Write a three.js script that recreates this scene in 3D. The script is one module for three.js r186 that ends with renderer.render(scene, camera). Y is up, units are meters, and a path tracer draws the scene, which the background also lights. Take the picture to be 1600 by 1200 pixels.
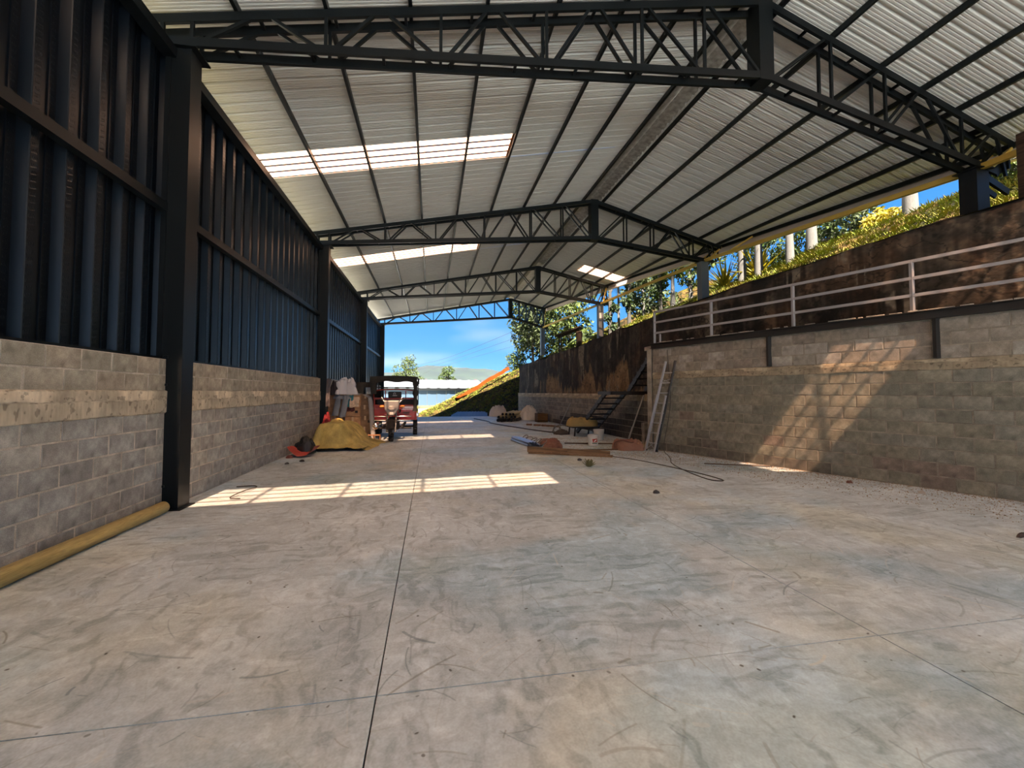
import * as THREE from 'three';
import { mergeGeometries, mergeVertices, toCreasedNormals } from 'three/addons/utils/BufferGeometryUtils.js';
import { RoundedBoxGeometry } from 'three/addons/geometries/RoundedBoxGeometry.js';

// ------------------------------------------------------------------ camera, sky, sun, exposure
const scene = new THREE.Scene();
const renderer = new THREE.WebGLRenderer({ antialias: true });
renderer.toneMapping = THREE.LinearToneMapping;
renderer.toneMappingExposure = 1.32;
renderer.shadowMap.enabled = true;

const camera = new THREE.PerspectiveCamera(THREE.MathUtils.radToDeg(2 * Math.atan(600 / 685)), 1600 / 1200, 0.05, 6000);
camera.setViewOffset(1600, 1200, 0, 15, 1600, 1200);
camera.position.set(0, 1.46, 0);
camera.rotation.order = 'YXZ';
camera.rotation.set(THREE.MathUtils.degToRad(2.3), THREE.MathUtils.degToRad(-10.42), 0);
scene.add(camera);

// w is the distance into the hall from the camera, so that z = -w
const V = (x, y, w) => new THREE.Vector3(x, y, -w);
const TO_SUN = new THREE.Vector3(-0.03, 1, 0.6).normalize();
const sun = new THREE.DirectionalLight(new THREE.Color().setRGB(1, 0.925, 0.83), 60);
sun.position.copy(TO_SUN).multiplyScalar(80).add(V(2, 0, 14));
sun.target.position.copy(V(2, 0, 14));
sun.castShadow = true;
sun.shadow.mapSize.set(4096, 4096);
Object.assign(sun.shadow.camera, { left: -45, right: 45, top: 45, bottom: -45, near: 1, far: 200 });
scene.add(sun, sun.target);

// ------------------------------------------------------------------ random numbers and noise
function rng(seed) { let a = seed >>> 0; return () => { a = (a + 0x6d2b79f5) | 0; let t = Math.imul(a ^ (a >>> 15), 1 | a); t = (t + Math.imul(t ^ (t >>> 7), 61 | t)) ^ t; return ((t ^ (t >>> 14)) >>> 0) / 4294967296; }; }
const LN = 256, LAT = (() => { const r = rng(7), a = new Float32Array(LN * LN); for (let i = 0; i < a.length; i++) a[i] = r(); return a; })();
// value noise in 0..1 that repeats every `per` cells
function vn(x, y, per = LN, seed = 0) {
  const ix = Math.floor(x), iy = Math.floor(y); let fx = x - ix, fy = y - iy;
  fx = fx * fx * (3 - 2 * fx); fy = fy * fy * (3 - 2 * fy);
  const m = (k) => ((k % per) + per) % per, x0 = (m(ix) + seed * 37) & 255, x1 = (m(ix + 1) + seed * 37) & 255, y0 = ((m(iy) + seed * 91) & 255) * LN, y1 = ((m(iy + 1) + seed * 91) & 255) * LN;
  const a = LAT[y0 + x0], b = LAT[y0 + x1], c = LAT[y1 + x0], d = LAT[y1 + x1];
  return a + (b - a) * fx + (c - a) * fy + (a - b - c + d) * fx * fy;
}
function fbm(x, y, per, oct, seed = 0, gain = 0.5) { let s = 0, a = 1, t = 0; for (let i = 0; i < oct; i++) { s += a * vn(x, y, per, seed + i); t += a; a *= gain; x *= 2; y *= 2; per *= 2; } return s / t; }
const clamp = (x, a = 0, b = 1) => Math.min(b, Math.max(a, x));
const lerp = (a, b, t) => a + (b - a) * t;
const sstep = (a, b, x) => { const t = clamp((x - a) / (b - a)); return t * t * (3 - 2 * t); };
// piecewise linear table
const table = (pts) => (x) => { if (x <= pts[0][0]) return pts[0][1]; for (let i = 1; i < pts.length; i++) if (x <= pts[i][0]) return lerp(pts[i - 1][1], pts[i][1], (x - pts[i - 1][0]) / (pts[i][0] - pts[i - 1][0])); return pts[pts.length - 1][1]; };

// ------------------------------------------------------------------ the sky: clear tropical blue with a few wisps near the horizon
{
  const W = 1024, H = 512, d = new Float32Array(W * H * 4);
  for (let j = 0; j < H; j++) {
    const el = ((j + 0.5) / H - 0.5) * Math.PI, s = Math.max(0, Math.sin(el));
    for (let i = 0; i < W; i++) {
      const az = ((i + 0.5) / W - 0.5) * 2 * Math.PI;
      const dir = [Math.cos(az) * Math.cos(el), Math.sin(el), Math.sin(az) * Math.cos(el)];
      const cs = dir[0] * TO_SUN.x + dir[1] * TO_SUN.y + dir[2] * TO_SUN.z;
      const t = 1 - Math.exp(-s * 6.5);
      let c = [lerp(0.12, 0.035, t), lerp(0.44, 0.26, t), lerp(0.82, 0.80, t)];
      const glow = 0.5 * Math.exp((cs - 1) * 14) + 0.12 * Math.exp((cs - 1) * 3);
      c = [c[0] + glow, c[1] + glow * 0.95, c[2] + glow * 0.85];
      const wisp = sstep(0.60, 0.82, fbm(i / W * 16, j / H * 30, 16, 4, 3)) * sstep(0.02, 0.08, s) * (1 - sstep(0.25, 0.6, s)) * 0.5;
      const low = sstep(0.5, 0.8, fbm(i / W * 32, j / H * 120, 32, 4, 9)) * sstep(0.012, 0.03, s) * (1 - sstep(0.05, 0.09, s)) * 0.8;
      const k = Math.max(wisp, low);
      const o = (j * W + i) * 4;
      d[o] = lerp(c[0], 0.95, k); d[o + 1] = lerp(c[1], 0.97, k); d[o + 2] = lerp(c[2], 1.02, k); d[o + 3] = 1;
    }
  }
  const sky = new THREE.DataTexture(d, W, H, THREE.RGBAFormat, THREE.FloatType);
  sky.mapping = THREE.EquirectangularReflectionMapping; sky.magFilter = THREE.LinearFilter; sky.needsUpdate = true;
  scene.background = sky; scene.environment = sky;
}

// ------------------------------------------------------------------ textures
function tex(N, fn, srgb = true, M = N) {
  const a = new Uint8Array(N * M * 4);
  for (let y = 0; y < M; y++) for (let x = 0; x < N; x++) { const c = fn(x / N, y / M), o = (y * N + x) * 4; a[o] = clamp(c[0], 0, 255); a[o + 1] = clamp(c[1], 0, 255); a[o + 2] = clamp(c[2], 0, 255); a[o + 3] = 255; }
  return finish(new THREE.DataTexture(a, N, M), srgb);
}
function finish(t, srgb) { t.wrapS = t.wrapT = THREE.RepeatWrapping; t.magFilter = THREE.LinearFilter; t.minFilter = THREE.LinearMipmapLinearFilter; if (srgb) t.colorSpace = THREE.SRGBColorSpace; t.needsUpdate = true; return t; }
const rep = (t, u, v = u) => { const c = t.clone(); c.repeat.set(u, v); c.needsUpdate = true; return c; };

// trowelled concrete, 7.5 m a tile
const FLOOR_TILE = 7.5;
const floorTex = (() => {
  const N = 2048, cv = document.createElement('canvas'); cv.width = cv.height = N;
  const g = cv.getContext('2d'), im = g.createImageData(N, N), p = im.data;
  for (let y = 0; y < N; y++) for (let x = 0; x < N; x++) {
    const u = x / N, v = y / N;
    const big = fbm(u * 4, v * 4, 4, 4, 1), blue = sstep(0.46, 0.7, fbm(u * 6, v * 6, 6, 5, 11)), tan = sstep(0.5, 0.75, fbm(u * 5, v * 5, 5, 5, 21));
    const wx = (fbm(u * 24, v * 24, 24, 3, 5) - 0.5) * 1.6, wy = (fbm(u * 24, v * 24, 24, 3, 15) - 0.5) * 1.6;
    const brush = vn(u * 90 + wx * 2, v * 320 + wy * 5, 1024, 31) * 0.5 + vn(u * 300 + wx * 5, v * 120 + wy * 2, 1024, 33) * 0.5;
    const zone = sstep(0.42, 0.62, fbm(u * 6, v * 6, 6, 3, 43)), dirx = lerp(110, 26, zone), diry = lerp(34, 120, zone);
    const scrape = sstep(0.52, 0.75, fbm(u * 110 + wx * 3, v * 34 + wy * 2, 1024, 4, 41)) * (1 - zone) + sstep(0.52, 0.75, fbm(u * 30 + wx * 3, v * 120 + wy * 2, 1024, 4, 44)) * zone, pale = sstep(0.5, 0.75, fbm(u * 60 - wx * 3, v * 90 + wy * 3, 1024, 4, 51)), cloud = fbm(u * 14, v * 14, 14, 5, 46) - 0.5;
    const grain = vn(x * 0.5, y * 0.5, 1024, 61) - 0.5;
    let l = 199 + (big - 0.5) * 40 + cloud * 44 + (brush - 0.5) * 22 - scrape * 24 + pale * 15 + grain * 18;
    const o = (y * N + x) * 4;
    p[o] = l - 14 - blue * 15 + tan * 5; p[o + 1] = l + 1 - blue * 4; p[o + 2] = l + 10 + blue * 4 - tan * 11; p[o + 3] = 255;
  }
  g.putImageData(im, 0, 0);
  const r = rng(99);
  g.lineCap = 'round';
  for (let k = 0; k < 3600; k++) {
    const x = r() * N, y = r() * N, a = r() * 6.28, len = 10 + r() * r() * 120, bend = (r() - 0.5) * 0.8, dark = r() < 0.68, al = 0.08 + r() * r() * 0.4, lw = 0.7 + r() * r() * r() * 8;
    g.strokeStyle = dark ? (r() < 0.6 ? `rgba(78,94,108,${al})` : `rgba(92,90,84,${al})`) : `rgba(216,212,202,${al})`; g.lineWidth = lw;
    for (const ox of [-N, 0, N]) for (const oy of [-N, 0, N]) {
      const x0 = x + ox, y0 = y + oy; if (x0 < -260 || x0 > N + 260 || y0 < -260 || y0 > N + 260) continue;
      g.beginPath(); g.moveTo(x0, y0); g.quadraticCurveTo(x0 + Math.cos(a) * len * 0.5 + Math.sin(a) * bend * len * 0.5, y0 + Math.sin(a) * len * 0.5 - Math.cos(a) * bend * len * 0.5, x0 + Math.cos(a) * len, y0 + Math.sin(a) * len); g.stroke();
    }
  }
  for (let k = 0; k < 260; k++) { g.fillStyle = `rgba(45,44,42,${0.3 + r() * 0.5})`; g.beginPath(); g.ellipse(r() * N, r() * N, 1 + r() * 2.4, 1 + r() * 1.6, r() * 3, 0, 7); g.fill(); }
  return finish(new THREE.CanvasTexture(cv), true);
})();
const grainTex = tex(512, (u, v) => { const l = 205 + (fbm(u * 8, v * 8, 8, 5, 2) - 0.5) * 110 + (vn(u * 256, v * 256, 256, 9) - 0.5) * 46; return [l, l * 0.985, l * 0.96]; });
const roughTex = tex(512, (u, v) => { const l = 128 + (fbm(u * 16, v * 16, 16, 5, 4) - 0.5) * 220; return [l, l, l]; }, false);
const bandTex = tex(512, (u, v) => { const pit = sstep(0.62, 0.72, fbm(u * 30, v * 30, 30, 3, 17)), l = 196 + (fbm(u * 7, v * 7, 7, 6, 6) - 0.5) * 120 + (fbm(u * 60, v * 12, 60, 3, 18) - 0.5) * 36 - pit * 46; return [l, l * 0.965, l * 0.88]; });
const woodTex = tex(512, (u, v) => { const g = fbm(u * 4 + fbm(u * 3, v * 3, 3, 2, 8), v * 64, 64, 4, 12), l = 150 + (g - 0.5) * 150; return [l, l * 0.84, l * 0.66]; });
const soilTex = tex(1024, (u, v) => { const a = fbm(u * 10, v * 10, 10, 6, 22), b = fbm(u * 40, v * 40, 40, 4, 25), gr = sstep(0.46, 0.6, fbm(u * 7, v * 7, 7, 4, 27)); const l = 0.6 + (a - 0.5) * 0.9 + (b - 0.5) * 0.9; return [lerp(205, 168, gr) * l, lerp(178, 178, gr) * l, lerp(118, 62, gr) * l]; });
const leafTex = tex(256, (u, v) => { const l = 0.75 + (fbm(u * 6, v * 6, 6, 4, 35) - 0.5) * 0.9; return [210 * l, 225 * l, 150 * l]; });

const mat = (r, g, b, rough = 0.7, extra = {}) => new THREE.MeshPhysicalMaterial({ color: new THREE.Color().setRGB(r, g, b), roughness: rough, side: THREE.DoubleSide, ...extra });

// ------------------------------------------------------------------ geometry helpers
function metric(g, s = 1) {
  const p = g.attributes.position, n = g.attributes.normal, uv = new Float32Array(p.count * 2);
  for (let i = 0; i < p.count; i++) {
    const ax = Math.abs(n.getX(i)), ay = Math.abs(n.getY(i)), az = Math.abs(n.getZ(i));
    let u, v; if (ay >= ax && ay >= az) { u = p.getX(i); v = p.getZ(i); } else if (ax >= az) { u = p.getZ(i); v = p.getY(i); } else { u = p.getX(i); v = p.getY(i); }
    uv[2 * i] = u * s; uv[2 * i + 1] = v * s;
  }
  g.setAttribute('uv', new THREE.BufferAttribute(uv, 2)); return g;
}
const box = (x0, x1, y0, y1, w0, w1) => metric(new THREE.BoxGeometry(Math.abs(x1 - x0), Math.abs(y1 - y0), Math.abs(w1 - w0)).translate((x0 + x1) / 2, (y0 + y1) / 2, -(w0 + w1) / 2));
const cbox = (cx, cy, cz, sx, sy, sz, r = 0) => metric((r ? new RoundedBoxGeometry(sx, sy, sz, 2, r) : new THREE.BoxGeometry(sx, sy, sz)).translate(cx, cy, cz));
// a bar from p to q; a = its size across (level), b = its size up
function bar(p, q, a, b = a) {
  const d = q.clone().sub(p), L = d.length(), g = metric(new THREE.BoxGeometry(a, b, L));
  const m = new THREE.Matrix4(); const z = d.normalize(), up = Math.abs(z.y) > 0.95 ? new THREE.Vector3(0, 0, 1) : new THREE.Vector3(0, 1, 0), x = up.clone().cross(z).normalize(), y = z.clone().cross(x);
  m.makeBasis(x, y, z).setPosition(p.clone().add(q).multiplyScalar(0.5)); return g.applyMatrix4(m);
}
const tube = (pts, r, rs = 8, n = 0, closed = false) => new THREE.TubeGeometry(pts.length === 2 ? new THREE.LineCurve3(pts[0], pts[1]) : new THREE.CatmullRomCurve3(pts, closed), n || (pts.length === 2 ? 1 : pts.length * 5), r, rs, closed);
function rod(p, q, r0, r1 = r0, rs = 10, open = false) { const d = q.clone().sub(p), g = new THREE.CylinderGeometry(r1, r0, d.length(), rs, 1, open); g.applyQuaternion(new THREE.Quaternion().setFromUnitVectors(new THREE.Vector3(0, 1, 0), d.clone().normalize())); return g.translate((p.x + q.x) / 2, (p.y + q.y) / 2, (p.z + q.z) / 2); }
const merge = (l) => { const ix = l.every((g) => g.index); return mergeGeometries(l.map((g) => { const h = ix ? g : (g.index ? g.toNonIndexed() : g); for (const k of Object.keys(h.attributes)) if (!['position', 'normal', 'uv'].includes(k)) h.deleteAttribute(k); return h; })); };
// a surface from a function of u, v in 0..1
function sheet(nu, nv, fn, uvs = null) {
  const pos = new Float32Array((nu + 1) * (nv + 1) * 3), uv = new Float32Array((nu + 1) * (nv + 1) * 2), idx = [];
  for (let j = 0, k = 0; j <= nv; j++) for (let i = 0; i <= nu; i++, k++) { const p = fn(i / nu, j / nv); pos[3 * k] = p.x; pos[3 * k + 1] = p.y; pos[3 * k + 2] = p.z; const q = uvs ? uvs(i / nu, j / nv, p) : [i / nu, j / nv]; uv[2 * k] = q[0]; uv[2 * k + 1] = q[1]; }
  for (let j = 0; j < nv; j++) for (let i = 0; i < nu; i++) { const a = j * (nu + 1) + i, b = a + 1, c = a + nu + 1, d = c + 1; idx.push(a, b, d, a, d, c); }
  const g = new THREE.BufferGeometry(); g.setAttribute('position', new THREE.BufferAttribute(pos, 3)); g.setAttribute('uv', new THREE.BufferAttribute(uv, 2)); g.setIndex(idx); g.computeVertexNormals(); return g;
}

// ------------------------------------------------------------------ things and parts
const taken = {};
const numbered = (n) => { taken[n] = (taken[n] ?? -1) + 1; return taken[n] ? n + '_' + String(taken[n]).padStart(3, '0') : n; };
function thing(name, label, category, base = V(0, 0, 0), { group, kind, turn } = {}) {
  const o = new THREE.Group(); o.name = numbered(name); o.position.copy(base); if (turn) o.rotation.y = turn;
  o.userData = { label, category }; if (group) o.userData.group = group; if (kind) o.userData.kind = kind; scene.add(o); return o;
}
// world = true: the geometry is in world coordinates; the thing must not be turned
function part(name, geo, m, parent, { world = true, label, kind } = {}) {
  const o = new THREE.Mesh(geo, m); o.name = name; o.castShadow = o.receiveShadow = true;
  if (world && parent.isGroup) o.position.copy(parent.position).negate();
  if (label) o.userData.label = label; if (kind) o.userData.kind = kind; parent.add(o); return o;
}
function single(name, geo, m, label, category, base = V(0, 0, 0), { group, kind } = {}) {
  const o = new THREE.Mesh(geo.clone().translate(-base.x, -base.y, -base.z), m); o.name = numbered(name); o.position.copy(base); o.castShadow = o.receiveShadow = true;
  o.userData = { label, category }; if (group) o.userData.group = group; if (kind) o.userData.kind = kind; scene.add(o); return o;
}
// ------------------------------------------------------------------ materials of the building
const M = {
  steel: mat(0.0045, 0.0062, 0.0075, 0.42, { specularIntensity: 0.6, specularColor: new THREE.Color().setRGB(0.75, 0.9, 1) }), navy: mat(0.003, 0.0052, 0.009, 0.3, { specularIntensity: 0.6, specularColor: new THREE.Color().setRGB(0.62, 0.82, 1) }), steelBlue: mat(0.10, 0.125, 0.14, 0.5),
  roof: mat(0.585, 0.59, 0.56, 0.55), pane: mat(0.64, 0.385, 0.25, 0.885, { transmission: 1, thickness: 0, ior: 1.3 }), cap: mat(0.45, 0.44, 0.42, 0.5, { map: rep(grainTex, 1.5), metalness: 0.3 }),
  fascia: mat(0.62, 0.55, 0.49, 0.6), yellow: mat(0.58, 0.40, 0.07, 0.45), galv: mat(0.42, 0.43, 0.44, 0.42, { metalness: 0.4 }),
  floor: mat(1, 1, 1, 0.6, { map: rep(floorTex, 1 / FLOOR_TILE), bumpMap: rep(roughTex, 0.5), bumpScale: 0.0015 }), joint: mat(0.05, 0.05, 0.05, 0.9),
  mortarL: mat(0.72, 0.71, 0.68, 0.95, { map: rep(grainTex, 1) }), mortarR: mat(0.40, 0.375, 0.32, 0.95, { map: rep(grainTex, 1) }),
  band: mat(0.88, 0.88, 0.86, 0.95, { map: rep(bandTex, 0.7), bumpMap: rep(roughTex, 1.2), bumpScale: 0.012 }), bandR: mat(0.58, 0.54, 0.47, 0.95, { map: rep(bandTex, 0.7), bumpMap: rep(roughTex, 1.2), bumpScale: 0.008 }),
  soil: mat(0.118, 0.095, 0.056, 0.95, { map: rep(soilTex, 0.22), specularIntensity: 0.15 }), slab: mat(0.5, 0.48, 0.44, 0.85, { map: rep(grainTex, 0.6) }),
};
const blockTone = (tones, map) => tones.map(([r, g, b]) => mat(r, g, b, 0.95, { map, bumpMap: rep(roughTex, 1.6), bumpScale: 0.003 }));
const blockMap = rep(grainTex, 1.3);
const toneL = blockTone([[0.466, 0.510, 0.540], [0.520, 0.556, 0.570], [0.420, 0.457, 0.490], [0.489, 0.546, 0.589], [0.543, 0.582, 0.589], [0.451, 0.474, 0.490]], blockMap);
const toneLtop = blockTone([[0.510, 0.508, 0.458], [0.546, 0.530, 0.472], [0.482, 0.494, 0.449]], blockMap);
const toneR = blockTone([[0.320, 0.322, 0.265], [0.354, 0.360, 0.304], [0.292, 0.301, 0.258], [0.341, 0.352, 0.311], [0.374, 0.376, 0.311]], blockMap);
const toneRup = blockTone([[0.378, 0.358, 0.322], [0.446, 0.436, 0.401], [0.331, 0.302, 0.272], [0.513, 0.505, 0.473], [0.405, 0.380, 0.330]], blockMap);
const toneDamp = blockTone([[0.215, 0.215, 0.185], [0.24, 0.225, 0.2]], blockMap), toneLime = blockTone([[0.36, 0.33, 0.29], [0.33, 0.285, 0.25]], blockMap);
const toneFar = blockTone([[0.25, 0.25, 0.235], [0.29, 0.285, 0.265], [0.225, 0.22, 0.21]], blockMap), toneTarShade = blockTone([[0.075, 0.075, 0.075], [0.09, 0.088, 0.085], [0.06, 0.06, 0.06]], blockMap);

// ------------------------------------------------------------------ floor of separate slabs
const FLOOR_END = 26.4;
{
  const fl = thing('floor', 'trowelled grey concrete floor cut into large slabs', 'floor', V(0, 0, 0), { kind: 'structure' });
  const xs = [-3.6, -0.25, 2.65, 5.5, 8.3, 11.2, 14], ws = [-13, -8, -3.6, 2.25, 8.2, 14.1, 20.2, FLOOR_END];
  for (let i = 0; i < xs.length - 1; i++) for (let j = 0; j < ws.length - 1; j++) part('slab', box(xs[i] + 0.004, xs[i + 1] - 0.004, -0.14, 0, ws[j] + 0.004, ws[j + 1] - 0.004), M.floor, fl);
  part('sub_base', box(-3.6, 14, -0.6, -0.02, -13, FLOOR_END - 0.05), M.joint, fl);
}

// ------------------------------------------------------------------ block walls
const BLOCKS = [0, 1, 2, 3].map((k) => { const g = new RoundedBoxGeometry(0.39, 0.19, 0.14, 1, 0.006); metric(g); const uv = g.attributes.uv; for (let i = 0; i < uv.count; i++) uv.setXY(i, uv.getX(i) + k * 0.31, uv.getY(i) + k * 0.47); return g; });
// blocks of one wall face from P to Q ([x, w] each); the face looks to the left of P -> Q when side = 1
function courses(parent, P, Q, y0, n, tones, side, seed, { h = 0.2, L = 0.4, shift = 0, pick, loose } = {}) {
  const r = rng(seed), dx = Q[0] - P[0], dw = Q[1] - P[1], len = Math.hypot(dx, dw), ux = dx / len, uw = dw / len, nx = -uw * side, nw = ux * side, turn = Math.atan2(uw, ux);
  for (let c = 0; c < n; c++) {
    let s = -(((c + shift) % 2) * L / 2) - 0.0001;
    for (; s < len; s += L) {
      const a = Math.max(0, s), b = Math.min(len, s + L); if (b - a < 0.05) continue;
      const m = (a + b) / 2, proud = (r() - 0.5) * 0.006, t = tones[Math.floor(r() * tones.length)], k = Math.floor(r() * 4), tm = pick ? pick(P[0] + ux * m, P[1] + uw * m, c, r, t) : t;
      const o = new THREE.Mesh(BLOCKS[k], tm); o.name = 'block'; o.castShadow = o.receiveShadow = true;
      o.scale.set((b - a - 0.017) / 0.39, (h - 0.016) / 0.19, 1);
      o.position.set(P[0] + ux * m - nx * (0.07 - proud), y0 + (c + 0.5) * h, -(P[1] + uw * m - nw * (0.07 - proud))).sub(parent.position); o.rotation.y = turn;
      if (loose) { o.updateMatrix(); loose.push([BLOCKS[k].clone().applyMatrix4(o.matrix), tm]); } else parent.add(o);
    }
  }
}
function slabAlong(P, Q, y0, y1, t0, t1, side) {   // a box along P -> Q between depths t0 and t1 behind the face
  const dx = Q[0] - P[0], dw = Q[1] - P[1], len = Math.hypot(dx, dw), ux = dx / len, uw = dw / len, nx = -uw * side, nw = ux * side, tm = (t0 + t1) / 2;
  const g = metric(new THREE.BoxGeometry(len, y1 - y0, Math.abs(t1 - t0))); g.rotateY(Math.atan2(uw, ux)); return g.translate((P[0] + Q[0]) / 2 - nx * tm, (y0 + y1) / 2, -((P[1] + Q[1]) / 2 - nw * tm));
}
function roughBand(P, Q, y0, y1, out, back, side, seed) {   // a cast concrete band with an uneven face and lower lip
  const dx = Q[0] - P[0], dw = Q[1] - P[1], len = Math.hypot(dx, dw), ux = dx / len, uw = dw / len, nx = -uw * side, nw = ux * side;
  const prof = [[-back, 1], [0, 1], [1, 0.97], [1, 0.62], [0.75, 0.58], [1, 0.54], [1, 0.06], [0.2, 0], [-back, 0]];
  return sheet(Math.ceil(len / 0.12), prof.length - 1, (u, v) => {
    const k = Math.round(v * (prof.length - 1)), [o, f] = prof[k], s = u * len, nz = (fbm(s * 2.2, k * 0.35 + seed, 256, 4, seed) - 0.5), up = (fbm(s * 1.3, seed * 3.1 + (f > 0.3 && f < 0.7 ? 7 : 0), 256, 4, seed + 5) - 0.5);
    const d = o < 0 ? o : o * out * (1 + nz * 1.3), y = y0 + (y1 - y0) * f + (k > 1 && k < 7 ? up * 0.05 : k >= 7 ? up * 0.02 : 0);
    return new THREE.Vector3(P[0] + ux * s + nx * d, y, -(P[1] + uw * s + nw * d));
  }, (u, v) => [u * len, v * 0.7]);
}
const COLS_W = [-1.5, 6.28, 14.0, 22.0, 30.0], LX = -3.25;
{
  const wl = thing('wall_left', 'grey concrete block wall with a rough cast band along the left side', 'wall', V(LX, 0, 14), { kind: 'structure' });
  const far = [];
  [[-12, -1.65], [-1.35, 6.14], [6.42, 13.86], [14.14, 21.86], [22.14, 29.86]].forEach(([a, b], i) => {
    const near = i === 1 || i === 2, A = i === 1 ? 2.0 : a;
    if (i === 1) { courses(wl, [LX, a], [LX, A], 0, 6, toneL, -1, 90, { loose: far }); courses(wl, [LX, a], [LX, A], 1.47, 2, toneLtop, -1, 91, { loose: far }); }
    courses(wl, [LX, A], [LX, b], 0, 6, toneL, -1, 10 + i, { h: 0.203, loose: near ? null : far });
    courses(wl, [LX, A], [LX, b], 1.47, 2, toneLtop, -1, 30 + i, { shift: i, loose: near ? null : far });
    part('cast_band', roughBand([LX, a], [LX, b], 1.2, 1.48, 0.022, 0.14, -1, 3 + i), M.band, wl, { label: 'pale rough cast concrete band' });
    part('mortar', merge([box(LX - 0.13, LX - 0.004, 0, 1.24, a, b), box(LX - 0.13, LX - 0.004, 1.44, 1.868, a, b)]), M.mortarL, wl);
  });
  const by = new Map(); for (const [g, m] of far) { if (!by.has(m)) by.set(m, []); by.get(m).push(g); }
  for (const [m, l] of by) part('block_row', merge(l), m, wl, { world: false, kind: 'stuff' });
}
// near right wall
const NW = (w) => 9.4286 - 0.3682 * w, NP = [NW(10.42), 10.42], NQ = [NW(-5), -5], NM = [NW(2.6), 2.6];
{
  const wr = thing('wall_right', 'tall brown-grey concrete block wall below the steel railing on the right', 'wall', V(7, 0, 6), { kind: 'structure' });
  const far = [];
  const damp = (x, w, c, r, t) => { const k = fbm(w * 0.55 + 11, c * 0.45, 256, 4, 93) + (r() - 0.5) * 0.16; return c < 3 && k < 0.34 ? toneDamp[Math.floor(r() * 2)] : k > 0.7 && c < 5 ? toneLime[Math.floor(r() * 2)] : t; };
  for (const [a, b, l] of [[NP, NM, null], [NM, NQ, far]]) { courses(wr, a, b, 0, 9, toneR, -1, l ? 51 : 50, { pick: damp, loose: l }); courses(wr, a, b, 1.955, 3, toneRup, -1, l ? 53 : 52, { loose: l, shift: 1 }); }
  part('cast_band', roughBand(NP, NQ, 1.79, 1.96, 0.012, 0.14, -1, 23), M.bandR, wr, { label: 'beige cast concrete band' });
  part('mortar', merge([slabAlong(NP, NQ, 0, 1.82, 0.005, 0.2, -1), slabAlong(NP, NQ, 1.93, 2.56, 0.005, 0.2, -1)]), M.mortarR, wr);
  const by = new Map(); for (const [g, m] of far) { if (!by.has(m)) by.set(m, []); by.get(m).push(g); }
  for (const [m, l] of by) part('block_row', merge(l), m, wr, { world: false, kind: 'stuff' });
  part('walkway_slab', (() => { const s = new THREE.Shape([[5.62, -10.9], [6.75, -11.3], [7.1, -9.5], [8.2, -6.2], [10.2, -1], [11.6, 5], [11.2, 5], [NW(-5) + 0.02, 5], [NW(10.42) + 0.02, -10.42]].map(([x, z]) => new THREE.Vector2(x, -z))); const g = new THREE.ExtrudeGeometry(s, { depth: 0.1, bevelEnabled: false }); g.rotateX(-Math.PI / 2); return metric(g.translate(0, 2.56, 0)); })(), M.slab, wr);
  part('end_pier', slabAlong([NP[0] - 0.02, 10.44], [6.75, 11.35], 0, 2.56, 0, 0.12, -1), M.mortarR, wr);
}
// far right wall, low
const FARW = [[6.08, 11.2], [5.9, 16], [5.78, 20], [5.28, 26.6]];
{
  const wf = thing('wall_right', 'low grey block wall with a pale concrete cap under the stained retaining wall', 'wall', V(5.9, 0, 18), { kind: 'structure' });
  for (let i = 0; i < 3; i++) {
    const a = FARW[i], b = FARW[i + 1];
    courses(wf, a, b, 0, 6, toneFar, 1, 60 + i, { pick: (x, w, c, r, t) => (c < 3 && w < 20.5 - c * 1.2 && (w > 13.2 || c < 3) ? toneTarShade[Math.floor(r() * 3)] : w < 13 && c < 4 ? toneTarShade[1] : t) });  // dark coat; under the stair this block colour also holds painted shade
    part('cap_band', roughBand(a, b, 1.2, 1.4, 0.01, 0.6, 1, 70 + i), M.bandR, wf, { label: 'pale concrete cap' });
    part('mortar', slabAlong(a, b, 0, 1.24, 0.007, 0.2, 1), M.mortarR, wf);
  }
}

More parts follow.
